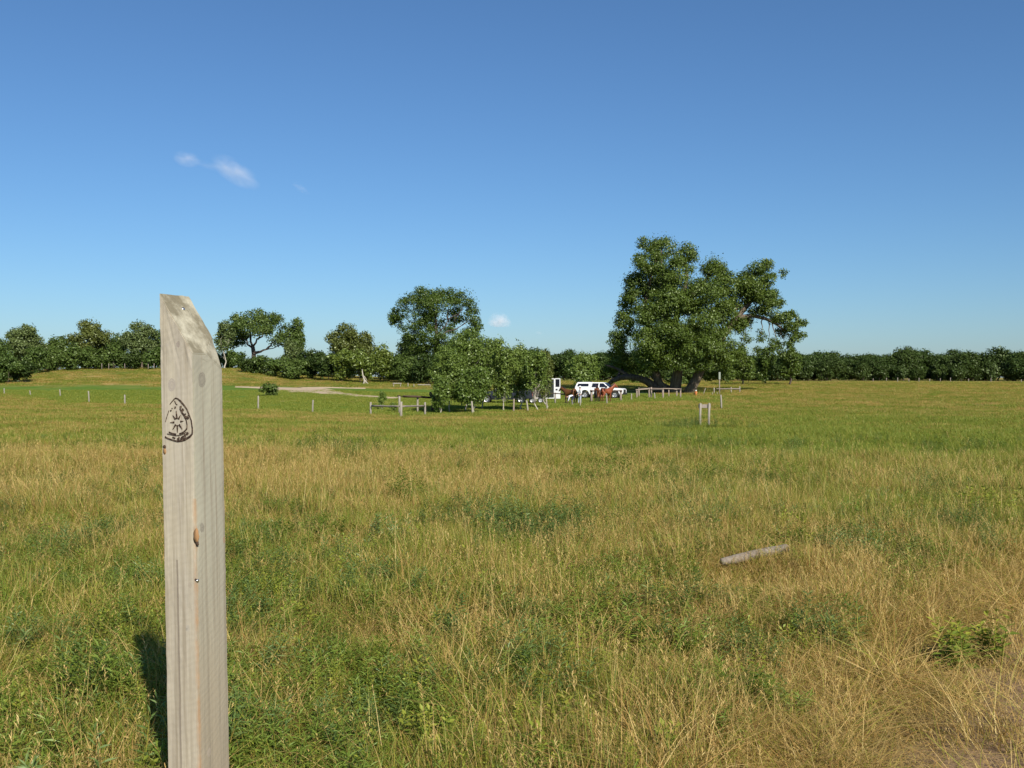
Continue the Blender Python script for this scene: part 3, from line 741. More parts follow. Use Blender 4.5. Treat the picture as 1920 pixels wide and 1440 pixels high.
# --- big round cottonwood at the back (bare limbs show through its crown) -
def round_tree():
    d = 168.; px0 = 812.; loc = P(px0, d); s = d/F; rng = random.Random(8)
    root = empty('broad_tree', loc, 0, 'tall round crowned tree with limbs showing, behind the aspen clump', 'tree')
    def Q(px, row, dy=0.): return Vector(((px-px0)*s, dy, zrow(row, d) - loc.z))
    spec = [(800,556,36,14,0),(838,552,34,12,1),(772,570,30,16,-1),(870,562,28,16,0),(750,588,22,12,0),(822,574,40,16,-3),(884,590,20,18,0),(744,604,16,11,1),(790,598,34,14,-3),(852,588,26,14,3),
            (774,620,30,13,-2),(812,632,34,14,-3),(766,634,16,9,1),(842,616,18,10,2),(892,604,12,14,1),(880,624,20,10,1),(788,646,24,12,-2),(836,648,26,14,-2),(815,600,30,16,4),(860,642,22,12,0),(808,660,30,14,-1),(776,656,24,12,1),(838,664,26,14,1),(736,596,12,12,0),(896,612,12,12,1)]
    cl = [(*Q(px, row, dy), rx*s*.88, rx*s*.9, ry*s*1.3) for px, row, rx, ry, dy in spec]
    link('crown', leaf_cloud('crown', cl, .22, 4.2, L_COTTON, 61, .34, shell=.5), root)
    mb = MB()
    pts = [(816,722,0),(816,700,0),(814,676,0),(818,656,0),(820,634,0),(817,612,0)]
    mb.tube([Q(*p) for p in pts], [.62,.5,.44,.4,.34,.26], 9, wob=.1, rng=rng)
    for a, b, r in (((818,640),(840,600),.2),((840,600),(862,586),.13),((840,600),(842,560),.12),((817,612),(806,566),.18),((817,612),(822,556),.14),((818,648),(780,610),.2),((780,610),(756,592),.12),((780,610),(776,572),.12),
                    ((818,656),(790,640),.18),((820,634),(866,610),.17),((866,610),(888,596),.1),((818,656),(852,640),.14),((806,586),(788,560),.1),((852,604),(872,568),.1),((790,640),(766,636),.1),((852,640),(880,626),.07)):
        limb(mb, Q(*a), Q(*b), r, r*.35, rng, 4, wob=.05, sides=6)
    mb.build('trunk', M_BARKD, root, True)
round_tree()

# --- aspen clump in front of the trailers ---------------------------------
ASP = [ # px, top, distance, width, leaning label
 (842, 650, 86, 76, 'low wide aspen at the outer end of the clump beside the dark log rail', .12),
 (872, 606, 89, 94, 'tallest aspen of the clump, full and rounded', .13),
 (903, 628, 92, 68, 'aspen with a pointed top just beside the tallest one', .14),
 (826, 700, 84, 40, 'short bushy aspen touching the dark log rail', .08),
 (944, 638, 88, 62, 'middle aspen of the clump with sparse upright top', .1),
 (978, 634, 90, 66, 'aspen over the parked dark pickup, with upright top twigs', .12),
 (1004, 641, 86, 58, 'aspen with a bare pale leaning stem at the trailer end of the clump', .2),
 (1022, 652, 93, 48, 'yellowish aspen nearest the open white trailer door', .12),
 (890, 684, 84, 78, 'low leafy aspen in front of the clump, reaching to the ground', .07)]
for i, (px, top, d, wpx, lb, bs) in enumerate(ASP):
    img_tree('aspen_tree', px, top, d, wpx, 300+i*7, L_OLIVE if 'yellowish' in lb else L_ASPEN, lb, M_BARKP, bs, leaf=.15, dens=3.6, nclump=18, trunk=.06, group='aspens in the clump', csize=.30, lobe=.40, fork=.15)
img_tree('aspen_tree', 1094, 652, 131, 74, 377, L_ASPEN, 'round leafy aspen standing behind the white pickup', M_BARKD, .14, leaf=.22, dens=4, nclump=15, trunk=.16, csize=.3)
img_tree('sapling', 716, 732, 92, 15, 391, L_ASPEN, 'thin leafy sapling on the lawn beside the gravel road', M_BARKP, .15, leaf=.14, dens=1.8, nclump=7, trunk=.03, csize=.36)
img_tree('sapling', 737, 756, 88, 16, 392, L_ASPEN, 'tiny sapling just behind the grey rail fence', M_BARKP, .2, leaf=.12, dens=1.2, nclump=6, trunk=.02, csize=.34)

# --- trees at the far edge of the clearing --------------------------------
TR = [ # name px top d width leaf base label category
 ('oak_tree', 2, 628, 158, 46, L_HILL, .12, 'dark tree cut by the photo edge at the far end of the hill', 'tree', M_BARKD, 10),
 ('ash_tree', 52, 609, 176, 84, L_GREY, .15, 'airy grey green tree on the hill, second from the photo edge', 'tree', M_BARKD, 13),
 ('oak_tree', 108, 622, 184, 46, L_HILL, .15, 'small dark oak beside the airy grey green tree', 'tree', M_BARKD, 9),
 ('oak_tree', 166, 599, 186, 92, L_OLIVE, .12, 'olive topped oak rising highest on the hill', 'tree', M_BARKD, 13),
 ('oak_tree', 208, 624, 190, 60, L_HILL, .12, 'dark green oak filling the gap beyond the olive topped oak', 'tree', M_BARKD, 11),
 ('ash_tree', 264, 602, 186, 76, L_GREY, .18, 'upright grey green tree on the hill beside the wooden marker post', 'tree', M_BARK, 12),
 ('oak_tree', 300, 618, 190, 56, L_HILL, .15, 'dark oak half hidden behind the wooden marker post', 'tree', M_BARKD, 9),
 ('oak_tree', 352, 616, 192, 70, L_HILL, .15, 'oak hidden behind the wooden marker post', 'tree', M_BARKD, 9),
 ('birch_tree', 421, 600, 181, 46, L_GREY, .34, 'slim birch with a white trunk next to the marker post', 'tree', M_BARKP, 9),
 ('oak_tree', 552, 596, 205, 46, L_HILL, .25, 'small crowned oak on the edge of the spreading oak', 'tree', M_BARKD, 8),
 ('ash_tree', 660, 607, 180, 104, L_OLIVE, .15, 'yellowish tree with a rounded top above the hedge', 'tree', M_BARK, 14),
 ('spruce_tree', 766, 628, 190, 74, L_DARK, .08, 'very dark tree under the round crowned tree', 'tree', M_BARKD, 12),
 ('oak_tree', 922, 632, 188, 44, L_HILL, .12, 'small green tree peeping above the aspen clump', 'tree', M_BARKD, 9)]
for i, (nm, px, top, d, wpx, lm, bs, lb, ct, bk, nc) in enumerate(TR):
    img_tree(nm, px, top, d, wpx, 500+11*i, lm, lb, bk, bs, dens=4.2, nclump=nc, cat=ct, trunk=.12 if nm == 'birch_tree' else None, csize=.33)
# spreading oak with trunk and boughs open below
def oak():
    d = 190.; px0 = 478.; loc = P(px0, d); s = d/F; rng = random.Random(9)
    root = empty('spreading_oak', loc, 0, 'wide spreading oak with open boughs standing on the hill behind the hedge', 'tree')
    def Q(px, row, dy=0.): return Vector(((px-px0)*s, dy, zrow(row, d) - loc.z))
    spec = [(480,592,26,10,0),(448,596,22,10,1),(510,600,24,12,-1),(466,612,30,14,-2),(438,618,20,14,0),(500,622,26,12,-3),(532,620,18,12,1),(556,608,16,10,0),(548,628,20,11,0),(522,638,22,10,-1),(450,634,18,12,2),(430,640,18,14,1),(560,622,12,10,0),(486,606,26,14,4),(540,646,14,8,1),(424,622,16,14,1)]
    link('crown', leaf_cloud('crown', [(*Q(a, b, e), c*s*.92, c*s*.95, f*s*1.25) for a, b, c, f, e in spec], .30, 4.0, L_HILL, 71, .38), root)
    mb = MB(); mb.tube([Q(474,700),Q(475,680),Q(476,664),Q(474,650)], [.55,.45,.4,.36], 9)
    for a, b, r in (((476,662),(500,655),.3),((500,655),(516,640),.2),((516,640),(548,628),.12),((474,650),(470,612),.24),((474,650),(494,622),.22),((474,652),(446,624),.2),((494,622),(510,600),.12),((470,612),(478,592),.12),((446,624),(448,598),.1),((500,655),(540,646),.1)):
        limb(mb, Q(*a), Q(*b), r, r*.5, rng, 4, wob=.06, sides=6)
    mb.build('trunk', M_BARKD, root, True)
oak()

# --- bushes of the hedge and under the hill trees --------------------------
BU = [ # px top d width leaf label
 (476, 668, 172, 56, L_DARK, 'low dark bush at the foot of the spreading oak'), (508, 664, 171, 62, L_HILL, 'dark green bush, second from the oak in the hedge'),
 (548, 634, 176, 44, L_GREY, 'tall pale green shrub sticking up from the hedge'), (548, 668, 169, 60, L_HILL, 'broad bush beside the tall pale shrub'),
 (586, 654, 172, 60, L_DARK, 'dark brownish bush in the middle of the hedge'), (618, 656, 169, 56, L_DARK, 'dark bush between the hedge middle and the yellowish tree'),
 (644, 646, 166, 62, L_YELLOW, 'bright yellow green bush below the yellowish tree'), (682, 650, 164, 56, L_YELLOW, 'yellow green bush behind the pale dead trunk'),
 (722, 648, 168, 62, L_YELLOW, 'yellow green bush beside the dark spruce'), (762, 668, 166, 60, L_HILL, 'green bush under the round crowned tree'),
 (800, 662, 162, 66, L_DARK, 'dark bush at the back of the lawn behind the aspens'),
 (10, 664, 150, 76, L_HILL, 'dark bush at the photo edge in front of the hill'), (42, 672, 152, 44, L_DARK, 'very dark bush on the slope of the hill'),
 (70, 648, 172, 52, L_HILL, 'bush under the airy grey green tree'), (104, 650, 176, 54, L_HILL, 'bush under the small dark oak'), (140, 646, 178, 54, L_HILL, 'bush at the foot of the olive topped oak'),
 (178, 650, 180, 56, L_HILL, 'broad bush on the hilltop below the olive topped oak'), (216, 648, 180, 52, L_HILL, 'hilltop bush between the olive oak and the upright tree'), (250, 654, 179, 44, L_DARK, 'small dark bush under the upright grey green tree'),
 (290, 650, 180, 50, L_HILL, 'bush next to the marker post edge on the hilltop'), (440, 656, 184, 46, L_HILL, 'bush behind the white birch trunk'), (400, 652, 186, 50, L_HILL, 'bush beyond the birch, close to the marker post'),
 (505, 721, 120, 40, L_HILL, 'small round bush alone beside the gravel road'),
 (1280, 692, 175, 70, L_HILL, 'bush on the field seen between the cottonwood trunks'), (1195, 700, 185, 40, L_YELLOW, 'light green bush seen above the arching bough')]
for i, (px, top, d, wpx, lm, lb) in enumerate(BU):
    loc = P(px, d); h = zrow(top, d) - loc.z; wd = hpx(wpx, d)
    tm, cm = free_tree(700+13*i, h, wd, .02, .05, lm, M_BARKD, max(.14, d*.0019), 4.0, 10, 0, None, .05, .46, .8, .34, multi=3)
    put_tree('bush', (tm, cm), loc, 0, lb, 'bush', 'bushes')

EX = [(24,660,196),(60,660,196),(92,664,198),(126,662,197),(160,660,198),(196,662,197),(232,664,196),(270,662,197),(310,662,196),(350,660,197),(388,662,197),(426,664,197)]
exm = [free_tree(860+i, 3.4, 6.0, .0, .05, L_DARK, M_BARKD, .34, 3.6, 10, 0, 4, .05, .46, .8, .34, multi=3) for i in range(3)]
_ord = 'first second third fourth fifth sixth seventh eighth ninth tenth eleventh twelfth'.split()
for i, (px, top, d) in enumerate(EX):
    loc = P(px, d); sc = (zrow(top, d) - loc.z)/3.4
    put_tree('bush', exm[i % 3], loc, i*1.3, 'dark undergrowth bush behind the hilltop trees, %s from the photo edge' % _ord[i], 'bush', 'undergrowth bushes behind the hilltop', (1, 1, sc))
for i, px in enumerate((968, 1000, 1034, 1066, 1098, 1128, 1160, 1390, 1425, 1460)):
    loc = P(px, 222); sc = (zrow(684, 222) - loc.z)/3.4
    put_tree('bush', exm[i % 3], loc, i*1.7, 'low dark bush at the foot of the far wood, %s from the aspens' % _ord[i], 'bush', 'undergrowth bushes of the far wood', (1, 1, sc))
for i, (px, d, tp) in enumerate(((470, 200, 676), (520, 200, 672), (575, 192, 668), (620, 190, 668), (690, 186, 668), (740, 186, 668), (790, 186, 676), (840, 184, 680), (880, 184, 680), (925, 186, 676))):
    loc = P(px, d); sc = (zrow(tp, d) - loc.z)/3.4
    put_tree('bush', exm[i % 3], loc, i*2.1, 'dark bush in the thicket behind the hedge, %s from the spreading oak' % _ord[i], 'bush', 'thicket behind the hedge', (1.1, 1, sc))

# --- dark oak wood along the far side of the field --------------------------
VAR = []
for i in range(6):
    h = 7.2; VAR.append(free_tree(900+17*i, h, 9.5 + i*.8, .01, .2, L_OAK if i % 2 else L_DARK, M_BARKD, .36, 3.4, 12 + i, (i-2.5)*.02, 9, .12, .44, .7 + .1*i, .34))
fr = random.Random(77); far = []
x = 1132
while x < 1960:
    d = 236 + fr.uniform(-9, 9); top = 661 + fr.uniform(-8, 10)
    if 1380 < x < 1500: top -= 2
    far.append((x, d, top)); x += fr.uniform(21, 38)
back = []
x = 960
while x < 1990:
    d = 272 + fr.uniform(-8, 10); back.append((x, d, 660 + fr.uniform(-5, 5))); x += fr.uniform(34, 46)
ordw = 'first second third fourth fifth sixth seventh eighth ninth tenth eleventh twelfth thirteenth fourteenth fifteenth sixteenth seventeenth eighteenth nineteenth twentieth twenty-first twenty-second twenty-third twenty-fourth twenty-fifth twenty-sixth twenty-seventh twenty-eighth twenty-ninth thirtieth thirty-first thirty-second thirty-third thirty-fourth thirty-fifth thirty-sixth'.split()
for nm, row, ltxt in (('oak_tree', far, "dark oak in the far wood's front row, %s from the pickup"), ('oak_tree', back, "oak in the far wood's rear row, %s from the aspens")):
    for i, (px, d, top) in enumerate(row):
        v = VAR[fr.randrange(6)]; loc = P(px, d); sc = (zrow(top, d) - loc.z)/7.2
        put_tree(nm, v, loc, fr.uniform(0, 6.28), ltxt % ordw[i], 'tree', 'oaks of the far wood', (sc*fr.uniform(.9, 1.15),)*2 + (sc,))
for i in range(17):
    px = 1372 + i*35 + fr.uniform(-9, 9); loc = P(px, 226 + fr.uniform(-4, 4)); sc = (zrow(682 + fr.uniform(-5, 9), 226) - loc.z)/3.4
    put_tree('bush', exm[i % 3], loc, i*1.9, 'low bush at the edge of the far wood, %s beyond the leaning trunk' % ordw[i], 'bush', 'edge bushes of the far wood', (fr.uniform(.7, 1.1), 1, sc))
# darker trees behind the trailer and pickup
for i, (px, top, d, wpx, lb) in enumerate(((968, 655, 205, 60, 'dark tree behind the aspen clump, beyond the trailer'), (1012, 652, 210, 66, 'dark broad tree beyond the open trailer door'), (1056, 655, 205, 60, 'dark tree behind the white pickup roof'),
                                (1130, 664, 200, 50, 'dark tree between the round aspen and the cottonwood'), (1395, 640, 172, 60, 'tree behind the leaning trunk of the cottonwood'), (1434, 648, 176, 56, 'tree with its crown below the long cottonwood bough'), (1482, 640, 172, 58, 'pale green tree standing under the tip of the long bough'))):
    img_tree('ash_tree' if 'pale' in lb else 'oak_tree', px, top, d, wpx, 1000+9*i, L_COTTON if ('pale' in lb or 'bough' in lb or 'leaning' in lb) else L_OAK, lb, M_BARKD, .1, dens=4, nclump=12, csize=.3)
# hanging tangle of bare brush behind the trailer
# pale dead tree forked at its foot
def snag():
    d = 161.; loc = P(684, d); s = d/F; rng = random.Random(3)
    t = empty('dead_tree', loc, 0, 'pale dead tree stem with splayed foot in front of the yellow green bushes', 'tree')
    Q = lambda px, row, dy=0: Vector(((px-684)*s, dy, zrow(row, d) - loc.z))
    mb = MB(); mb.tube([Q(684,722),Q(683,712),Q(680,702),Q(679,692)], [.16,.15,.10,.04], 7); mb.tube([Q(683,712),Q(688,718),Q(693,722)], [.12,.1,.07], 6); mb.tube([Q(683,714),Q(681,720),Q(680,724)], [.1,.08,.06], 6); mb.tube([Q(681,704),Q(685,708),Q(688,714)], [.06,.06,.05], 6)
    mb.build('trunk', M_BARKP, t, True)
snag()
print('leaves', NLEAF)
# ------------------------------------------------------------------ foreground marker post
PW1, PW2, PA, PD = .140, .160, rad(21.1), 3.47
G = .140/.094          # wood figure sizes below were laid out for a thinner post
F0 = Vector(((367.5-960)/F*PD, PD, 0))
post = empty('marker_post', (0, 0, 0), 0, 'tall weathered squared timber trail post with slanted top and burned badge, close up', 'post')
PM = Matrix.Translation(Vector((F0.x, F0.y, -.02))) @ Matrix.Rotation(rad(-.95), 4, 'Y') @ Matrix.Rotation(-PA, 4, 'Z') @ Matrix.Translation(Vector((-PW1, 0, 0)))
# the post's foot is fixed so that it leans a touch about its mid height
PM = Matrix.Translation(Vector((.019, 0, 0))) @ PM
post.matrix_world = PM
PMI = PM.inverted()
def on_post(px, row, face):
    """a place on the post's face seen in the photograph, in the post's own coordinates"""
    pit = math.atan((720-YH)/F)
    v = Vector(((px-960)/F, 1, (720-row)/F)); v = Matrix.Rotation(-pit, 3, 'X') @ v
    o = PMI @ Vector((0, 0, EYE)); dv = (PMI.to_3x3() @ v)
    t = (0 - o.y)/dv.y if face == 'L' else (PW1 - o.x)/dv.x
    return o + dv*t
def wood_post_mat():
    m = mat('sawn_weathered_timber', (.6,.55,.45), .85, spec=.2); t = NT(m); b = t.n['Principled BSDF']; o = t.mapped(t.coord('Object'), (1/G,)*3); W1 = PW1/G
    sep = t.new('ShaderNodeSeparateXYZ'); t.l.new(o, sep.inputs[0]); X, Y, Z = sep.outputs
    grain = t.noise(t.mapped(o, (60, 60, 2.2)), 2.0, 6, .65, .3)
    big = t.noise(t.mapped(o, (9, 9, 1.6)), 1.3, 4, .6)
    fine = t.noise(o, 220, 3, .6)
    # curved diagonal saw marks
    wv = t.new('ShaderNodeTexWave', wave_type='BANDS', bands_direction='Z'); wv.inputs['Scale'].default_value = 17; wv.inputs['Distortion'].default_value = 7.0
    wv.inputs['Detail'].default_value = 4; wv.inputs['Detail Scale'].default_value = 1.3
    cmb = t.new('ShaderNodeCombineXYZ')
    t.l.new(X, cmb.inputs[0]); t.l.new(Y, cmb.inputs[1])
    t.l.new(t.math('SUBTRACT', Z, t.math('ADD', t.math('MULTIPLY', X, .32), t.math('MULTIPLY', Y, .6))), cmb.inputs[2])
    t.l.new(cmb.outputs[0], wv.inputs['Vector']); saw = wv.outputs['Fac']
    sawm = t.math('MULTIPLY', saw, t.ramp(t.noise(o, 7, 3, .6), [(.3, 0.15), (.7, 1.0)]))
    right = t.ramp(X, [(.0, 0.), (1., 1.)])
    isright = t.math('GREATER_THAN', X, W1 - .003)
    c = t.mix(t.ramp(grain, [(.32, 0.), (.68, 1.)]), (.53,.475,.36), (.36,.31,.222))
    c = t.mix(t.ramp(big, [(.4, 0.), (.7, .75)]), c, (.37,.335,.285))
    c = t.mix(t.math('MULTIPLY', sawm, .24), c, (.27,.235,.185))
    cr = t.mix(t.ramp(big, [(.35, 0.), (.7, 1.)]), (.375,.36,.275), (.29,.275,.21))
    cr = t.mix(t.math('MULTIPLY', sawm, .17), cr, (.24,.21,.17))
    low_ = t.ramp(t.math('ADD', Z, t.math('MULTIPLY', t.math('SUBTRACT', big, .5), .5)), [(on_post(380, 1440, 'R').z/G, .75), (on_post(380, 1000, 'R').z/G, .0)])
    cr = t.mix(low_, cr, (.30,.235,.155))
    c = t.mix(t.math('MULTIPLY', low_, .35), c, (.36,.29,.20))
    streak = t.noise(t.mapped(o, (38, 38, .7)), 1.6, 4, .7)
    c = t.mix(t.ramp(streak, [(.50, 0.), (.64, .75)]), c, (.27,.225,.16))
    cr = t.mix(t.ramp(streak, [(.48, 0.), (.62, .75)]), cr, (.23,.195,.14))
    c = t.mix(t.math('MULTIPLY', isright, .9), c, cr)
    # orange pitch stain running down the arris
    ed = t.math('ADD', t.math('ABSOLUTE', t.math('SUBTRACT', X, W1 - .004)), t.math('MULTIPLY', t.math('ABSOLUTE', Y), .6))
    ed = t.math('ADD', ed, t.math('MULTIPLY', t.math('SUBTRACT', t.noise(t.mapped(o, (8, 8, 5)), 3, 4, .7), .5), .006))
    st = t.math('MULTIPLY', t.ramp(ed, [(.002, 1.), (.0075, 0.)]), t.math('LESS_THAN', Z, on_post(367, 935, 'L').z/G))
    st = t.math('MULTIPLY', st, t.ramp(t.noise(t.mapped(o, (30, 30, 11)), 1.5, 4, .7), [(.36, .1), (.62, 1.)]))
    c = t.mix(t.math('MULTIPLY', st, .7), c, (.40,.215,.095))
    # grey-green lichen and dirt on the sloping cut and below it
    up = t.new('ShaderNodeNewGeometry').outputs['Normal']; s2 = t.new('ShaderNodeSeparateXYZ'); t.l.new(up, s2.inputs[0])
    cut = t.math('GREATER_THAN', s2.outputs[2], .2)
    ln = t.noise(o, 13, 5, .7)
    lc = t.mix(t.ramp(ln, [(.36, 0.), (.56, 1.)]), (.46,.43,.32), (.17,.15,.095))
    c = t.mix(t.math('MULTIPLY', cut, .9), c, lc)
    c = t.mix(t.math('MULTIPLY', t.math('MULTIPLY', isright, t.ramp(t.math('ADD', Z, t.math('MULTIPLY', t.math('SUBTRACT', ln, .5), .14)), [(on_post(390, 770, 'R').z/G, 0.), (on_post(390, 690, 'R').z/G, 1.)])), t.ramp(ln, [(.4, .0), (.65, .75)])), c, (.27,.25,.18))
    # long drying crack
    c1 = on_post(336, 1250, 'L')/G
    ck = t.math('ABSOLUTE', t.math('SUBTRACT', X, t.math('ADD', c1.x, t.math('MULTIPLY', t.math('SUBTRACT', t.noise(t.mapped(o, (0, 0, 1)), 9, 2, .5), .5), .006))))
    ckm = t.math('MULTIPLY', t.ramp(ck, [(.0006, 1.), (.0016, 0.)]), t.math('MULTIPLY', t.math('LESS_THAN', Z, on_post(336, 1050, 'L').z/G), t.math('LESS_THAN', Y, .003)))
    c = t.mix(t.math('MULTIPLY', ckm, .85), c, (.16,.13,.10))
    # knots
    for (px, row, face, r1, col) in ((379, 713, 'R', .0135, (.15,.13,.105)), (322, 722, 'L', .011, (.27,.23,.215)), (379, 989, 'R', .0085, (.15,.13,.11)), (334, 647, 'L', .0055, (.17,.13,.12)), (314, 647, 'L', .004, (.40,.36,.30)),
                                (356, 1098, 'L', .005, (.33,.28,.22)), (352, 1179, 'L', .006, (.36,.33,.28)), (350, 1180, 'L', .003, (.22,.2,.17)), (420, 1012, 'R', .005, (.32,.17,.09)), (392, 1410, 'R', .008, (.36,.3,.24))):
        q = on_post(px, row, face)/G
        vs = t.new('ShaderNodeVectorMath', operation='SUBTRACT'); t.l.new(o, vs.inputs[0]); vs.inputs[1].default_value = q
        vm = t.new('ShaderNodeVectorMath', operation='MULTIPLY'); t.l.new(vs.outputs[0], vm.inputs[0]); vm.inputs[1].default_value = (1, 1, .72)
        vl = t.new('ShaderNodeVectorMath', operation='LENGTH'); t.l.new(vm.outputs[0], vl.inputs[0])
        dd = t.math('ADD', vl.outputs['Value'], t.math('MULTIPLY', t.math('SUBTRACT', t.noise(o, 70, 3, .6), .5), .010))
        msk = t.ramp(t.math('DIVIDE', dd, r1), [(.0, .7), (.3, .3), (.62, .65), (.74, .25), (.88, .7), (1.0, 0.)])
        c = t.mix(msk, c, col)
    c = t.mix(t.math('MULTIPLY', t.math('SUBTRACT', fine, .35), .25, True), c, (.36,.32,.26))
    t.l.new(c, b.inputs['Base Color'])
    hgt = t.math('ADD', t.math('MULTIPLY', saw, .3), t.math('ADD', grain, t.math('MULTIPLY', fine, .25)))
    t.bump(hgt, .5, .0014, b)
    return m
def build_post():
    bm = bmesh.new()
    top = on_post(300, 549, 'L').z; low = on_post(363, 663, 'L').z
    bmesh.ops.create_cube(bm, size=1)
    for v in bm.verts: v.co = Vector(((v.co.x+.5)*PW1, (v.co.y+.5)*PW2, -.4 + (v.co.z+.5)*(top + .45)))
    n = Vector((top-low, 0, PW1)).normalized()
    def cut(co, no):
        g = bmesh.ops.bisect_plane(bm, geom=bm.verts[:]+bm.edges[:]+bm.faces[:], plane_co=co, plane_no=no, clear_outer=True)
        ed = [e for e in g['geom_cut'] if isinstance(e, bmesh.types.BMEdge)]
        bmesh.ops.edgeloop_fill(bm, edges=ed)
    cut(Vector((0, 0, top)), n)
    # second, steeper hewn facet along the far side of the cut, and chipped corners
    cut(Vector((.0, .105, top - .004)), Vector((.75, .62, .42)).normalized()) if False else None
    cut(Vector((PW1, .100, low - .02)), Vector((1, .22, .36)).normalized())
    bmesh.ops.bevel(bm, geom=[e for e in bm.edges if e.calc_length() > .03], offset=.0028, segments=2, affect='EDGES', clamp_overlap=True)
    # dense enough to be knocked about: uneven arrises, small dents
    bmesh.ops.triangulate(bm, faces=[f for f in bm.faces if len(f.verts) > 4])
    long_ = [e for e in bm.edges if e.calc_length() > .25]
    for _ in range(6):
        long_ = [e for e in bm.edges if e.calc_length() > .035]
        if not long_: break
        bmesh.ops.subdivide_edges(bm, edges=long_, cuts=1, use_grid_fill=True)
        bmesh.ops.triangulate(bm, faces=[f for f in bm.faces if len(f.verts) > 4])
    from mathutils import noise as mn
    for v in bm.verts:
        p = v.co
        ex = min(abs(p.x), abs(p.x-PW1)); ey = min(abs(p.y), abs(p.y-PW2)); k = max(0.0, 1 - max(ex, ey)/.012)
        a = -abs(mn.noise(Vector((p.x*14, p.y*14, p.z*7))))*.006*k + mn.noise(Vector((p.x*90, p.y*90, p.z*60)))*.0006
        ctr = Vector((PW1/2, PW2/2, p.z)); dr = (p-ctr); dr.z = 0
        if dr.length > 1e-5: v.co = p + dr.normalized()*a
        if p.z > low - .02: v.co += Vector((mn.noise(p*45), mn.noise(p*45+Vector((3,1,7))), mn.noise(p*45+Vector((8,5,2)))))*.0022
    bmesh.ops.recalc_face_normals(bm, faces=bm.faces)
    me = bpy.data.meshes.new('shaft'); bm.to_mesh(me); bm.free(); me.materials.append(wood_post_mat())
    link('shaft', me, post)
build_post()
M_BURN = mat('burned_wood', (.045,.030,.022), .9, spec=.1); _t = NT(M_BURN)
_t.l.new(_t.mix(_t.ramp(_t.noise(_t.coord('Object'), 160, 3, .6), [(.45, 0.), (.78, 1.)]), (.035,.022,.017), (.20,.145,.10)), _t.n['Principled BSDF'].inputs['Base Color'])
def emblem():
    mb = MB(); th = .0024
    def L3(x, y): p = on_post(300 + x/13.09, 730 + y/13.09, 'L'); return p
    def ribbon(pts, ws):
        P3 = [L3(*p) for p in pts]; n = len(P3); vs = []
        for i, p in enumerate(P3):
            tq = P3[min(i+1, n-1)] - P3[max(i-1, 0)]; nq = Vector((-tq.z, 0, tq.x)).normalized()
            w_ = (ws[i] if hasattr(ws, '__len__') else ws)*.5
            vs += [p + nq*w_ + Vector((0, -th, 0)), p - nq*w_ + Vector((0, -th, 0)), p + nq*w_ + Vector((0, .002, 0)), p - nq*w_ + Vector((0, .002, 0))]
        fs = []
        for i in range(n-1):
            a = i*4; c = a+4
            fs += [(a, a+1, c+1, c), (a, c, c+2, a+2), (a+1, a+3, c+3, c+1)]
        fs += [(0, 2, 3, 1), (4*n-4, 4*n-3, 4*n-1, 4*n-2)]
        mb.add(vs, fs)
    K = .0016*G
    ribbon([(350,245),(390,213),(440,228),(500,280),(580,370),(660,480),(720,620),(770,760),(795,950),(797,1060),(790,1100),(740,1160),(620,1230),(530,1262),(450,1275),(380,1265),(300,1240),(200,1205),(130,1165)], [K*1.2,K*1.6,K*1.4,K*2.2,K*2.2,K*1.5,K*1.3,K*1.3,K*1.4,K*1.8,K*2.2,K*3,K*3.2,K*2.6,K*2.4,K*2,K*2,K*2,K*2.2])
    ribbon([(350,245),(290,315),(250,370)], [K*1.4, K*1.2, K*.9]); ribbon([(222,520),(200,600),(165,700),(140,800)], [K*.6, K*.7, K*.6, K*.5])
    ribbon([(225,1050),(310,1085),(400,1100)], K*2.0); ribbon([(480,1090),(560,1065),(630,1010),(665,960)], K*2.0); ribbon([(668,960),(668,860),(650,760),(600,660)], K*1.1)
    ribbon([(490,470),(540,560),(600,640),(640,730)], [K*1.2, K*2.2, K*2.6, K*1.6]); ribbon([(365,280),(390,350),(430,380)], K*.9); ribbon([(385,420),(370,470)], K*2); ribbon([(180,1090),(280,1115),(400,1135),(520,1120),(640,1055)], K*1.0)
    # eight pointed compass star
    c = (430, 800)
    for x, y in ((400,525),(320,640),(255,815),(580,778),(318,990),(550,975),(432,1060),(505,635)):
        dx, dy = x-c[0], y-c[1]; L = math.hypot(dx, dy); i0 = (c[0]+dx/L*75, c[1]+dy/L*75)
        ribbon([i0, (c[0]+dx*.62, c[1]+dy*.62), (x, y)], [K*2.6, K*2.0, K*.5])
    # blurred lettering around the border
    for x, y, r in ((510,430,30),(570,500,34),(545,545,24),(640,680,44),(690,700,34),(625,610,20),(455,1225,40),(470,1180,22),(555,1225,46),(600,1210,36),(570,1160,26),(620,1130,34),(670,1085,32),(540,1175,18),(330,1180,24),(270,520,18),(300,470,14),(360,1195,20),(700,640,18)):
        rr = random.Random(x*7+y); r *= 1.3; k = [(x + r*rr.uniform(.5, 1.1)*math.cos(a)*.9, y + r*rr.uniform(.5, 1.1)*math.sin(a)) for a in (0, .9, 1.8, 2.7, 3.6, 4.5, 5.4)]
        P3 = [L3(*p) + Vector((0, -th*.9, 0)) for p in k]; Pb = [p + Vector((0, th+.002, 0)) for p in P3]; n = len(k)
        mb.add(P3 + Pb, [tuple(range(n))] + [(i, (i+1) % n, n+(i+1) % n, n+i) for i in range(n)])
    o = mb.build('burned_badge', M_BURN, post); o['label'] = 'dark badge with compass star burned into the wood'
emblem()
M_NAIL = mat('nail_metal', (.75,.73,.70), .3, 1.0); M_HOLE = mat('raw_wood_hole', (.06,.035,.02), .9); M_RAW = mat('raw_orange_wood', (.30,.165,.07), .85)
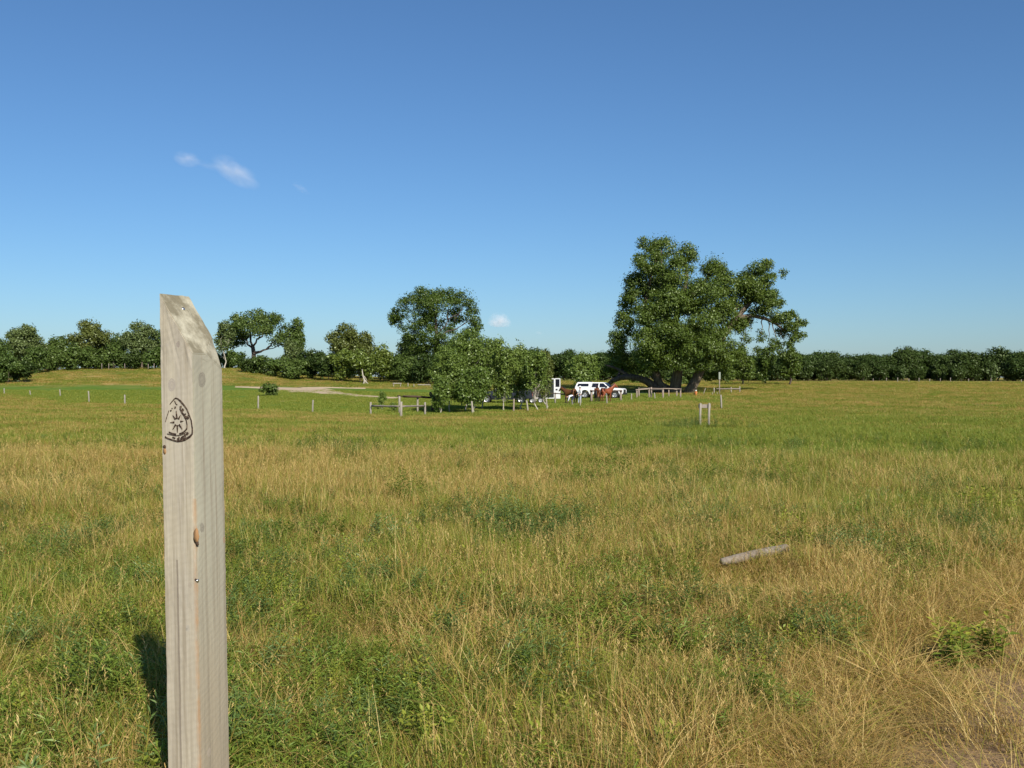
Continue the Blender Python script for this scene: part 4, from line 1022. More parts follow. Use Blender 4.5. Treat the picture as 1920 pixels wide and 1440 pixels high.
def nail(px, row, face, r, m, squash=1.0):
    r *= G
    p = on_post(px, row, face); n = Vector((0, -1, 0)) if face == 'L' else Vector((1, 0, 0))
    mb = MB(); mb.tube([p - n*.004, p + n*.0006, p + n*.0016], [r, r, r*.7], 12); return mb.build('nail', m, post, True)
nail(371, 1089, 'R', .004, M_NAIL); nail(367, 1087, 'L', .003, M_HOLE)
def chip(px, row, face, w_, h_, m, name, label):
    w_ *= G; h_ *= G
    p = on_post(px, row, face); n = Vector((0, -1, 0)) if face == 'L' else Vector((1, 0, 0)); s_ = Vector((1, 0, 0)) if face == 'L' else Vector((0, 1, 0))
    rr = random.Random(int(px*3+row)); ring = []
    for k in range(14):
        a = 6.283*k/14; ring.append(p + s_*math.cos(a)*w_*rr.uniform(.75, 1.15) + Vector((0,0,1))*math.sin(a)*h_*rr.uniform(.8, 1.1))
    mb = MB(); mb.add([q + n*.0008 for q in ring] + [q - n*.003 for q in ring] + [p + n*.0016], [(i, (i+1) % 14, 28) for i in range(14)] + [(14+i, 14+(i+1) % 14, (i+1) % 14, i) for i in range(14)])
    o = mb.build(name, m, post, True); o['label'] = label
chip(367.5, 1006, 'L', .0075, .020, M_RAW, 'torn_chip', 'torn orange wood round a hole'); chip(369.5, 1019, 'L', .0042, .006, M_HOLE, 'hole', 'dark hole in the torn wood')
chip(309, 846, 'L', .0045, .008, M_RAW, 'torn_chip', 'small orange chip at the edge'); chip(308.5, 838, 'L', .005, .0045, M_HOLE, 'hole', 'small dark hole at the edge')
def cut_nail():
    top = on_post(300, 549, 'L').z; low = on_post(363, 663, 'L').z
    x = .034; p = Vector((x, .085, top - (top-low)*x/PW1)); n = Vector((top-low, 0, PW1)).normalized()
    mb = MB(); mb.tube([p - n*.006, p + n*.001, p + n*.003], [.0070, .0070, .0045], 12); mb.build('nail', M_NAIL, post, True)
cut_nail()
# ------------------------------------------------------------------ fence posts, rails, stakes
def fence_post(px, top, d, label, r=.075, lean=(0, 0), m=None, group='posts of the old wire fence', name='fence_post', seed=0):
    loc = P(px, d); h = zrow(top, d) - loc.z; rng = random.Random(int(px)+seed); mb = MB()
    pts = [(0, 0, -.4), (lean[0]*.2, lean[1]*.2, h*.3), (lean[0]*.6, lean[1]*.6, h*.7), (lean[0], lean[1], h-.02), (lean[0], lean[1], h+rng.uniform(-.01, .015))]
    mb.tube(pts, [r*1.05, r, r*.97, r*.93, r*.6], 9, wob=.08, rng=rng)
    o = mb.build(name, m or M_POSTW, None, True); o.location = loc
    return tag(o, label, 'fence post', group)
FP = [(8, 728, 126, 'grey fence post at the photo edge, first in the row'), (57, 732, 124, 'grey fence post in front of the dark bush, second in the row'),
 (113, 730, 122, 'grey fence post in front of the tan hill, third in the row'), (167, 733, 101, 'white fence post in front of the hill, the brighter of two'), (234, 740, 96, 'pale fence post nearest the marker post on its hill side'),
 (484, 742, 87, 'pale fence post below the small round bush by the road'), (586, 750, 83, 'white fence post standing alone below the gravel road'),
 (886, 752, 79, 'white fence post in front of the aspen clump', ), (1026, 747, 88, 'pale fence post just past the leaning aspen stem'), (1073, 750, 98, 'thin grey fence post in front of the bending person', .045),
 (1088, 749, 94, 'pale fence post in front of the person in white', .06), (1138, 741, 100, 'pale fence post in front of the chestnut horse'), (1184, 738, 112, 'short pale fence post between the pickup nose and the corral'),
 (1228, 736, 116, 'short grey fence post in front of the corral'), (1353, 740, 82, 'grey fence post alone beyond the paired stakes')]
for f in FP:
    rng_ = random.Random(f[0]); fence_post(f[0], f[1], f[2], f[3], f[4] if len(f) > 4 else .068, (rng_.uniform(-.10, .10), rng_.uniform(-.06, .06)))
fence_post(990, 751, 83, 'leaning pale fence post beside the bare aspen stem', .07, (-.12, 0))
fence_post(963, 748, 84, 'rosy fence post among the aspen stems', .07, (.03, 0), M_PINK); 
FR = [(1637, 710, 205), (1662, 711, 206), (1683, 711, 198), (1704, 713, 199), (1723, 714, 200), (1743, 714, 200), (1763, 716, 201), (1782, 717, 201), (1816, 718, 200), (1858, 719, 198), (1915, 718, 196)]
for i, (px, top, d) in enumerate(FR):
    base = tz((px-960)/F*d, d)
    h = .72 + .3*((i*37) % 5)/5
    mb = MB(); mb.tube([(0,0,-.3),(0,0,h*.5),(.02,0,h)], [.075,.07,.065], 7); o = mb.build('fence_post', M_POSTW if i in (2, 5) else M_RAIL, None, True); o.location = P(px, d)
    tag(o, 'tiny pale post before the far wood, %s from the cottonwood' % ordw[i], 'fence post', 'far posts before the wood')
FL = [(191, 684, 177), (204, 684, 177.5), (234, 684, 178), (278, 683, 178), (289, 684, 178)]
for i, (px, top, d) in enumerate(FL):
    mb = MB(); mb.tube([(0,0,-.3),(0,0,.5),(0,0,1.1)], [.06,.055,.05], 7); o = mb.build('fence_post', M_RAIL, None, True); o.location = P(px, d)
    tag(o, 'small pale post under the hilltop trees, %s along towards the marker post' % ordw[i], 'fence post', 'posts on the hilltop')

def rail_thing(name, loc_px, d, posts, rails, label, mpost, mrail, rp=.085, rr=.06, cat='rail', d_of=None):
    """posts: (px, top row, distance); rails: ((px,row,d),(px,row,d), radius)"""
    base = P(loc_px, d); t = empty(name, base, 0, label, cat); rng = random.Random(int(loc_px))
    for p in posts:
        px, top, dd = p[:3]; q = P(px, dd) - base; h = zrow(top, dd) - P(px, dd).z; r = p[3] if len(p) > 3 else rp; ln = p[4] if len(p) > 4 else 0
        mb = MB(); mb.tube([q+Vector((0,0,-.4)), q+Vector((ln*.3,0,h*.4)), q+Vector((ln,0,h-.03)), q+Vector((ln,0,h))], [r*1.05, r, r*.95, r*.7], 9, wob=.09, rng=rng)
        mb.build('post', mpost, t, True)
    for a, b, r in rails:
        A = Vector(((a[0]-960)/F*a[2], a[2], zrow(a[1], a[2]))) - base; B = Vector(((b[0]-960)/F*b[2], b[2], zrow(b[1], b[2]))) - base
        mb = MB(); limb(mb, A, B, r, r*.85, rng, 6, wob=.004, sides=8); mb.build('rail', mrail, t, True)
    return t
rail_thing('rail_fence', 752, 75, [(695,754,78,.08),(752,753,74.5,.10),(797,754,78,.08)], [((697,761,77.8),(750,762,74.6),.07),((754,762,74.6),(796,761,77.8),.07)], 'grey two span rail fence on three pale posts before the aspens', M_POSTW, M_RAIL, cat='fence')
rail_thing('hitching_rail', 780, 86, [(749,743,85,.09),(783,745,88,.09)], [((747,742.5,85),(813,745.5,90),.10)], 'dark brown log rail on two pale posts beside the aspen clump', M_POSTW, M_RAILD)
t = rail_thing('crooked_post', 810, 89, [], [], 'dark crooked post at the end of the brown log rail', M_RAILD, M_RAILD, cat='post')
mb = MB(); mb.tube([(0,0,-.3),(.05,0,.4),(.16,0,.9),(.14,0,1.35)], [.14,.13,.15,.12], 9, wob=.12, rng=random.Random(4)); mb.tube([(.1,0,1.25),(-.12,0,1.5),(-.15,0,1.7)], [.16,.15,.08], 9, wob=.15, rng=random.Random(5)); mb.build('post', M_RAILD, t, True)
rail_thing('hitching_rail', 1135, 111, [(1109,731,111,.13),(1164,731,111,.13)], [((1106,733,110.8),(1167,733,110.8),.075)], 'dark hitching rail on two rosy posts in front of the white pickup', M_PINK, M_RAILD)
rail_thing('hitching_rail', 1030, 104, [(1041,736,104,.08),(1002,738,104,.08)], [((996,737,103.9),(1062,738,103.9),.06)], 'dark hitching rail in front of the open white trailer door', M_POSTW, M_RAILD)
rail_thing('corral', 1235, 122, [(1194,732,121,.10),(1198,727,126,.10),(1217,727,122,.09),(1221,726,122,.11),(1243,729,120,.12),(1269,733,126,.08),(1276,730,122,.09),(1254,728,126,.07)],
   [((1192,731,120.8),(1218,729,121.8),.06),((1198,728.5,125.8),(1256,728.5,125.8),.05),((1220,731,121.8),(1244,730,119.8),.06),((1243,728.5,119.9),(1278,729.5,121.8),.055),((1254,728,125.8),(1270,731,125.8),.04)], 'small corral of pale posts and rosy rails under the big cottonwood', M_PINK, M_PINK, cat='corral')
rail_thing('rail_fence', 1362, 136, [(1339,727,136,.08),(1345,736,132,.07),(1336,736,132,.07),(1371,726,136,.08),(1387,724.5,136,.08)], [((1343,729,135.9),(1388,729,135.9),.07)], 'low grey rail fence beyond the leaning cottonwood trunk', M_POSTW, M_RAIL, cat='fence')
rail_thing('table_rail', 744, 152, [(738,719,152,.07),(751,719,152,.07)], [((736,719,151.9),(753,719,151.9),.09)], 'small pale rail table on the far lawn edge', M_POSTW, M_POSTW)
rail_thing('rail_fence', 790, 152, [(765,718,152,.07),(776,720,152,.06),(807,721,152,.06)], [((783,721.5,151.9),(807,721.5,151.9),.09)], 'far pale rail beam on short posts behind the aspens', M_POSTW, M_POSTW, cat='fence')
# tall pole with a small grey board
t = rail_thing('signpost', 1349, 131, [(1349,699,131,.07)], [], 'tall thin grey pole with a narrow grey board at its top', M_RAIL, M_RAIL, cat='signpost')
hh = zrow(698, 131) - P(1349, 131).z
mb = MB(); mb.box((.0, -.09, hh-.45), (.24, .05, .95)); mb.build('board', mat('grey_green_board', (.24,.27,.22), .7), t, bevel=.01)
# hydrant and leaning stake under the tree
t = empty('hydrant', P(1305, 129), 0, 'small orange and white hydrant with brown post under the leaning trunk', 'hydrant')
mb = MB(); mb.tube([(0,0,-.2),(0,0,.28),(0,0,.34)], [.13,.13,.17], 12); mb.tube([(0,0,.34),(0,0,.52),(0,0,.60)], [.12,.12,.05], 12); mb.tube([(-.2,0,.42),(.2,0,.42)], [.06,.06], 8); mb.build('body', mat('orange_paint', (.55,.20,.06), .5), t, True)
mb = MB(); mb.tube([(0,0,.60),(0,0,.70),(0,0,.75)], [.10,.09,.03], 12); mb.build('cap', mat('white_paint', (.8,.78,.72), .5), t, True)
mb = MB(); mb.tube([(-.2,.1,-.2),(-.2,.1,.9)], [.05,.045], 8); mb.build('post', M_RAILD, t, True)
fence_post(1319, 728, 133, 'pale stake leaning over beside the orange hydrant', .05, (.28, 0), name='stake', group=None)['category'] = 'stake'
# paired stakes joined at the top
t = empty('paired_stakes', P(1321, 46), 0, 'two grey stakes joined by a short board on top, alone in the meadow', 'stakes')
hb = zrow(758, 46) - P(1321, 46).z
for sx in (-.20, .20):
    mb = MB(); rng = random.Random(int(sx*100)); mb.tube([(sx,0,-.4),(sx,0,hb*.5),(sx+.02,0,hb+.03),(sx+.02,0,hb+.05)], [.055,.053,.052,.036], 10, wob=.06, rng=rng); mb.build('stake', M_POSTW, t, True)
mb = MB(); mb.box((.02, .075, hb-.09), (.56, .035, .17)); mb.build('crosspiece', M_RAIL, t, bevel=.006)
# fallen post lying in the grass
a = Vector(((1352-960)/F*8.65, 8.65, 0)); b_ = Vector(((1474-960)/F*9.2, 9.2, 0)); a.z = tz(a.x, a.y)+.14; b_.z = tz(b_.x, b_.y)+.165
mb = MB(); rng = random.Random(2); pts = [a.lerp(b_, k/9) + Vector((rng.gauss(0,.004), rng.gauss(0,.004), rng.gauss(0,.004))) for k in range(10)]
pts.append(pts[-1] + (b_-a)*.002)
mb.tube(pts, [.026,.034,.040,.041,.042,.043,.042,.043,.042,.043,.036], 14, wob=.07, rng=rng)
c0 = a.lerp(b_, .5); mb.v = [tuple(Vector(v)-c0) for v in mb.v]
o = mb.build('fallen_post', M_LOG, None, True); o.location = c0; tag(o, 'grey fallen round post lying in the grass', 'fallen post')

# ------------------------------------------------------------------ vehicles
M_WHITE = mat('white_car_paint', (.80,.80,.79), .25); M_DARKP = mat('dark_car_paint', (.022,.025,.035), .25)
M_GLASS = mat('tinted_window', (.012,.014,.022), .06); M_TYRE = mat('tyre_rubber', (.02,.02,.02), .8); M_RIM = mat('rim_alloy', (.55,.55,.56), .35, .8)
M_BLACK = mat('black_plastic', (.025,.025,.028), .5); M_CHROME = mat('chrome', (.7,.7,.7), .15, 1.0); M_LAMP = mat('lamp_lens', (.85,.86,.88), .1); M_RED = mat('red_lens', (.45,.02,.02), .2)
def wheel(par, x, y, r, side):
    t = MB(); n = 24; prof = [(.0, r*.62), (.0, r*.9), (.03, r), (.20, r), (.24, r*.9), (.24, r*.62)]
    w_ = bpy.data.objects.new('wheel', None); COL.objects.link(w_); w_.parent = par; w_.location = (x, y, r)
    def lathe(prof):
        m_ = MB(); vs = []; k = len(prof)
        for i in range(n):
            an = 6.28319*i/n
            for (yy, rr) in prof: vs.append((rr*math.cos(an), (yy-.12)*side, rr*math.sin(an)))
        fs = [(i*k+j, i*k+j+1, ((i+1) % n)*k+j+1, ((i+1) % n)*k+j) for i in range(n) for j in range(k-1)]
        m_.add(vs, fs); return m_
    lathe(prof).build('tyre', M_TYRE, w_, True)
    mr = lathe([(.205, r*.62), (.18, r*.52), (.17, r*.2), (.20, r*.12), (.20, .001)])
    for k in range(6):
        an = 6.28319*k/6; mr.box((r*.36*math.cos(an), .075*side, r*.36*math.sin(an)), (r*.42, .05, .06), 0, Matrix.Rotation(-an, 3, 'Y'))
    mr.build('rim', M_RIM, w_, True)
def pickup(px, d, heading, paint, label, topper=True):
    """heading: direction of the nose, degrees from +x (clockwise towards the viewer is negative)"""
    t = empty('pickup_truck', P(px, d, .0), rad(heading), label, 'pickup truck')
    hw = .98; r = .43; xf, xr = 1.98, -1.68
    def arch(x): return [(x + (r+.09)*math.cos(a), .52 + max(0, (r+.09)*math.sin(a))*1.0) for a in [math.pi - math.pi*k/10 for k in range(11)]]
    low = [(-2.92,.62), (-2.88,.50)] ; rear = [(p[0], p[1]-.04) for p in arch(xr)]; fr_ = [(p[0], p[1]-.04) for p in arch(xf)]
    side = [(-2.92,.60),(-2.86,.48)] + rear + fr_ + [(2.72,.46),(2.92,.55),(2.95,.95),(2.90,1.12),(2.70,1.20),(1.30,1.27)] + [(-2.93,1.27)]
    def prism(prof, y0f, y0b, mt, name, par, bevel=.03):
        bm = bmesh.new(); A = [bm.verts.new((x, -y0f(z), z)) for x, z in prof]; B = [bm.verts.new((x, y0f(z), z)) for x, z in prof]; n = len(prof)
        bm.faces.new(A); bm.faces.new(B[::-1])
        for i in range(n): bm.faces.new((A[(i+1) % n], A[i], B[i], B[(i+1) % n]))
        bmesh.ops.recalc_face_normals(bm, faces=bm.faces)
        bmesh.ops.bevel(bm, geom=[e for e in bm.edges if e.is_manifold and e.calc_face_angle(0) > .5], offset=bevel, segments=2, affect='EDGES', clamp_overlap=True)
        me = bpy.data.meshes.new(name); bm.to_mesh(me); bm.free(); me.materials.append(mt); return link(name, me, par)
    prism(side, lambda z: hw - .05*max(0, (z-1.0)/.27) - .04*max(0, (.7-z)/.3), None, paint, 'body', t)
    tw = lambda z: hw - .06 - .20*(z-1.26)/.66
    cabin = [(-.98,1.26),(-.93,1.86),(-.70,1.91),(.35,1.91),(.60,1.87),(1.36,1.26)]
    prism(cabin, tw, None, paint, 'cab', t, .04)
    def pane(name, pts, par=t, off=.006, m=M_GLASS):
        for sg in (-1, 1):
            mb = MB(); vs = [(x, sg*(tw(z)+off), z) for x, z in pts] + [(x, sg*(tw(z)-.03), z) for x, z in pts]; n = len(pts)
            f1 = tuple(range(n)); mb.add(vs, [f1 if sg < 0 else f1[::-1]] + [(i, (i+1) % n, n+(i+1) % n, n+i) for i in range(n)]); mb.build(name, m, par)
    pane('side_window', [(-.86,1.33),(-.06,1.33),(-.02,1.80),(-.78,1.80)]); pane('side_window', [(.10,1.33),(1.08,1.33),(.62,1.76),(.48,1.80),(.10,1.80)])
    mb = MB(); A = [(1.385,-.80,1.30),(1.385,.80,1.30),(.665,.66,1.845),(.665,-.66,1.845)]; mb.add(A + [(x-.05, y, z-.05) for x, y, z in A], [(0,1,2,3),(4,7,6,5),(0,4,5,1),(1,5,6,2),(2,6,7,3),(3,7,4,0)]); mb.build('windscreen', M_GLASS, t)
    if topper:
        prism([(-2.93,1.275),(-2.72,1.86),(-2.55,1.93),(-1.20,1.95),(-1.02,1.90),(-1.0,1.275)], tw, None, paint, 'bed_topper', t, .04)
        pane('topper_window', [(-2.66,1.42),(-1.24,1.42),(-1.24,1.76),(-2.54,1.76)])
    # grille, lamps, bumpers, mirrors, handles
    mb = MB(); mb.box((2.945, 0, .86), (.05, 1.10, .42)); g = mb.build('grille', M_BLACK, t, bevel=.02)
    mb = MB(); mb.box((2.975, 0, .87), (.02, 1.0, .05)); mb.build('grille_bar', M_CHROME, g)
    for sg in (-1, 1):
        mb = MB(); mb.box((2.90, sg*.76, .90), (.12, .30, .30)); mb.build('headlight', M_LAMP, t, bevel=.03)
        mb = MB(); mb.box((-2.915, sg*.88, .98), (.06, .14, .42)); mb.build('tail_light', M_RED, t, bevel=.015)
        mb = MB(); mb.box((1.05, sg*1.10, 1.40), (.10, .22, .24)); mb.box((1.05, sg*.98, 1.34), (.05, .12, .05)); mb.build('mirror', M_BLACK, t, bevel=.02)
        for x in (-.70, .28):
            mb = MB(); mb.box((x, sg*.968, 1.14), (.22, .04, .05)); mb.build('door_handle', paint if topper else M_BLACK, t, bevel=.01)
        mb = MB(); mb.box((.15, sg*.955, .43), (2.6, .10, .06)); mb.build('running_board', M_BLACK, t, bevel=.015)
        for sx in (-.93, .04, 1.22):
            mb = MB(); mb.box((sx, sg*.964, .90), (.014, .04, .68)); mb.build('door_gap', M_BLACK, t)
        for x in (xf, xr): wheel(t, x, sg*.86, r, sg)
    mb = MB(); mb.box((2.97, 0, .56), (.18, 1.86, .20)); mb.build('front_bumper', M_BLACK if topper else M_CHROME, t, bevel=.04)
    mb = MB(); mb.box((-2.98, 0, .58), (.16, 1.80, .18)); mb.build('rear_bumper', M_CHROME, t, bevel=.03)
    mb = MB(); mb.box((.1, 0, .52), (4.6, 1.4, .25)); mb.build('chassis', M_BLACK, t)
    return t
pickup(1126, 121, -20, M_WHITE, 'white crew cab pickup with a white topper, parked behind the horses')
pickup(948, 108, 176, M_DARKP, 'dark pickup mostly hidden behind the aspen stems', False)
def trailer(px, d, rz):
    t = empty('horse_trailer', P(px, d), rad(rz), 'horse trailer with its white rear door open, half hidden by the aspens', 'trailer')
    MO = mat('trailer_paint', (.022,.026,.020), .4)
    mb = MB(); mb.box((-.1, 0, 1.55), (3.6, 1.9, 2.1)); mb.build('body', MO, t, bevel=.12)
    mb = MB()
    for y in (-.96, .96):
        mb.box((-.1, y, 2.58), (3.5, .05, .08)); mb.box((1.68, y, 1.55), (.07, .06, 2.0)); mb.box((-.1, y, .55), (3.6, .05, .08))
    mb.build('trim', M_WHITE, t, bevel=.01)
    for y in (-.97, .97):
        for x in (-1.1, .3):
            mb = MB(); mb.box((x, y, 2.1), (.8, .03, .35)); mb.build('window', M_GLASS, t, bevel=.01)
    for y in (-.98, .98):
        mb = MB(); mb.box((-.2, y, .82), (1.9, .14, .12)); mb.build('mudguard', M_BLACK, t, bevel=.03)
        for x in (-.65, .25): wheel(t, x, y*.95, .34, 1 if y > 0 else -1)
    # open rear door, swung out, with a window hole in its upper half
    dr = empty('rear_door', (0,0,0)); dr.parent = t; dr.location = (1.74, -.93, 0); dr.rotation_euler = (0, 0, rad(-18))
    mb = MB(); w_ = .62
    mb.box((w_/2, 0, 1.12), (w_, .05, 1.22)); mb.box((.04, 0, 2.18), (.08, .05, .9)); mb.box((w_-.04, 0, 2.18), (.08, .05, .9)); mb.box((w_/2, 0, 2.60), (w_-.16, .05, .10)); mb.build('door_panel', M_WHITE, dr)
    mb = MB(); mb.box((w_/2, 0, 2.14), (w_-.16, .02, .82)); mb.build('door_window', M_GLASS, dr)
    mb = MB(); mb.box((w_*.35, -.03, 1.45), (.22, .02, .16)); mb.build('latch', M_BLACK, dr)
    mb = MB(); mb.tube([(-1.9, 0, .55), (-2.9, 0, .5)], [.06, .05], 8); mb.build('hitch', M_BLACK, t)
    return t
trailer(1010, 108, -4)

# ------------------------------------------------------------------ horses and people
def skin_mesh(name, nodes, edges, mats, parent, sub=1, root=0):
    """grow one continuous skin over a skeleton: nodes = (x, y, z, radius [, radius2])"""
    me = bpy.data.meshes.new(name); me.from_pydata([n[:3] for n in nodes], edges, [])
    o = bpy.data.objects.new(name, me); COL.objects.link(o)
    o.modifiers.new('skin', 'SKIN')
    if not me.skin_vertices: 
        bm = bmesh.new(); bm.from_mesh(me); bm.verts.layers.skin.verify(); bm.to_mesh(me); bm.free()
    for sv, n in zip(me.skin_vertices[0].data, nodes):
        sv.radius = (n[3], n[4] if len(n) > 4 else n[3]); sv.use_root = False
    me.skin_vertices[0].data[root].use_root = True
    o.modifiers['skin'].use_smooth_shade = True
    if sub: md = o.modifiers.new('sub', 'SUBSURF'); md.levels = sub; md.render_levels = sub
    dg = bpy.context.evaluated_depsgraph_get(); ev = o.evaluated_get(dg)
    m2 = bpy.data.meshes.new_from_object(ev, depsgraph=dg); bpy.data.objects.remove(o)
    for mt in (mats if isinstance(mats, (list, tuple)) else [mats]): m2.materials.append(mt)
    return link(name, m2, parent)
def coat(name, c, leg):
    m = mat(name, c, .45, spec=.3); t = NT(m); b = t.n['Principled BSDF']; o = t.coord('Object'); s_ = t.new('ShaderNodeSeparateXYZ'); t.l.new(o, s_.inputs[0])
    n = t.noise(o, 6, 3, .6); z = t.math('ADD', s_.outputs[2], t.math('MULTIPLY', t.math('SUBTRACT', n, .5), .15))
    t.l.new(t.mix(t.ramp(z, [(.50, 0.), (.72, 1.)]), leg, t.mix(n, c, tuple(k*.7 for k in c))), b.inputs['Base Color']); return m
M_BAY = coat('bay_coat', (.17,.055,.020), (.018,.013,.012)); M_CHEST = coat('chestnut_coat', (.26,.070,.030), (.15,.045,.022)); M_BROWN = coat('brown_coat', (.15,.060,.018), (.05,.03,.02)); M_MANE = mat('black_mane', (.012,.010,.010), .6)
M_HOOF = mat('hoof', (.05,.04,.035), .6); M_EYE = mat('dark_eye', (.01,.01,.01), .2)
def horse(px, d, rz, coatm, label, head='up', turn=0.0):
    t = empty('horse', P(px, d), rad(rz), label, 'horse')
    hp = {'up': ((.66,0,1.36),(.88,0,1.62),(1.02,0,1.82),(1.18,0,1.74),(1.42,0,1.50)), 'level': ((.68,0,1.30),(.95,0,1.46),(1.14,0,1.58),(1.30,0,1.47),(1.50,0,1.22))}[head]
    def tn(p, k): a = turn*k; x, y = p[0]-.45, p[1]; return (.45 + x*math.cos(a) - y*math.sin(a), x*math.sin(a) + y*math.cos(a), p[2])
    hp = [tn(p, k) for p, k in zip(hp, (.5, .8, 1, 1, 1))]
    N = [(-.30,0,1.17,.26,.29), (-.58,0,1.20,.25,.29), (-.74,0,1.16,.14,.18), (.05,0,1.14,.27,.31), (.38,0,1.16,.24,.31), (*hp[0],.19,.27), (*hp[1],.135,.21), (*hp[2],.10,.13), (*hp[3],.09,.11), (*hp[4],.06,.065)]
    E = [(0,1),(1,2),(0,3),(3,4),(4,5),(5,6),(6,7),(7,8),(8,9)]
    for sg in (-1, 1):
        b = len(N); N += [(-.56,sg*.15,.98,.17,.20), (-.50,sg*.17,.80,.12,.15), (-.72,sg*.16,.55,.068,.085), (-.68,sg*.16,.22,.05), (-.64,sg*.16,.10,.055), (-.60,sg*.16,.03,.055)]
        E += [(1,b)] + [(b+k, b+k+1) for k in range(5)]
        b = len(N); N += [(.40,sg*.15,.92,.12,.16), (.45,sg*.16,.70,.09,.10), (.46,sg*.16,.48,.068), (.45,sg*.16,.22,.048), (.47,sg*.16,.10,.055), (.50,sg*.16,.03,.055)]
        E += [(4,b)] + [(b+k, b+k+1) for k in range(5)]
        e = len(N); p = Vector(hp[2]); N += [(p.x-.01, p.y+sg*.07, p.z+.10, .03), (p.x, p.y+sg*.09, p.z+.22, .012)]; E += [(7,e),(e,e+1)]
    skin_mesh('body', N, E, coatm, t)
    mb = MB(); mb.tube([(-.80,0,1.28),(-.92,0,1.15),(-.96,0,.85),(-.94,0,.50)], [.05,.08,.09,.03], 8); mb.build('tail', M_MANE, t, True)
    mb = MB(); a, b_, c_ = (Vector(hp[i]) for i in (0, 1, 2)); back = Vector((-.10, 0, .13))
    mb.tube([a+back*1.5, a.lerp(b_, .5)+back*1.3, b_+back*1.2, b_.lerp(c_, .5)+back*1.0, c_+Vector((.0,0,.12)), c_+Vector((.12,0,.02))], [.05,.07,.075,.07,.06,.02], 8); mb.build('mane', M_MANE, t, True)
    mb = MB()
    for x, y in ((-.59,.16),(-.59,-.16),(.51,.16),(.51,-.16)): mb.tube([(x-.01,y,.10),(x+.02,y,.0)], [.05,.068], 10)
    mb.build('hooves', M_HOOF, t, True)
    q = Vector(hp[3]); dirn = (Vector(hp[4])-q).normalized(); sd = dirn.cross(Vector((0,0,1))).normalized()
    for sg in (-1, 1):
        mb = MB(); c = q - dirn*.03 + sd*sg*.088 + Vector((0,0,.02)); mb.tube([c - sd*.02, c, c + sd*.012*sg], [.022,.024,.012], 8); mb.build('eye', M_EYE, t, True)
    return t
horse(1069, 103.5, 138, M_BROWN, 'brown horse with black mane at the open trailer door', 'level', .0)
horse(1120, 107, 78, M_BAY, 'dark bay horse with rump to the viewer at the hitching rail', 'level', .3)
horse(1137, 108, 40, M_CHEST, 'chestnut horse with raised head in front of the pickup nose', 'up', -.45)

M_SKIN = mat('skin', (.45,.26,.18), .55); M_SHIRTW = mat('white_shirt', (.78,.78,.78), .8); M_JEAN = mat('pale_denim', (.38,.42,.52), .85); M_NAVY = mat('navy_trousers', (.03,.035,.07), .85); M_SHIRTB = mat('pale_shirt', (.72,.74,.78), .8); M_HAIR = mat('brown_hair', (.06,.04,.025), .7); M_SHOE = mat('dark_shoe', (.04,.03,.025), .6)
def hand_nodes(N, E, wrist, dirn, side):
    """palm, four unequal fingers and a thumb"""
    d = Vector(dirn).normalized(); s_ = Vector(side).normalized(); n = d.cross(s_); w_ = Vector(N[wrist][:3])
    pl = len(N); p = w_ + d*.05; N.append((*p, .036, .018)); E.append((wrist, pl))
    for k, ln in enumerate((.070, .080, .075, .058)):
        b = len(N); o_ = s_*(k-1.5)*.02; q = p + d*.045 + o_
        N += [(*q, .010), (*(q + d*ln*.5 - n*.008), .009), (*(q + d*ln*.9 - n*.028), .007)]; E += [(pl,b),(b,b+1),(b+1,b+2)]
    b = len(N); q = p - s_*.04 - d*.01; N += [(*q, .011), (*(q - s_*.02 + d*.035 - n*.01), .009)]; E += [(pl,b),(b,b+1)]
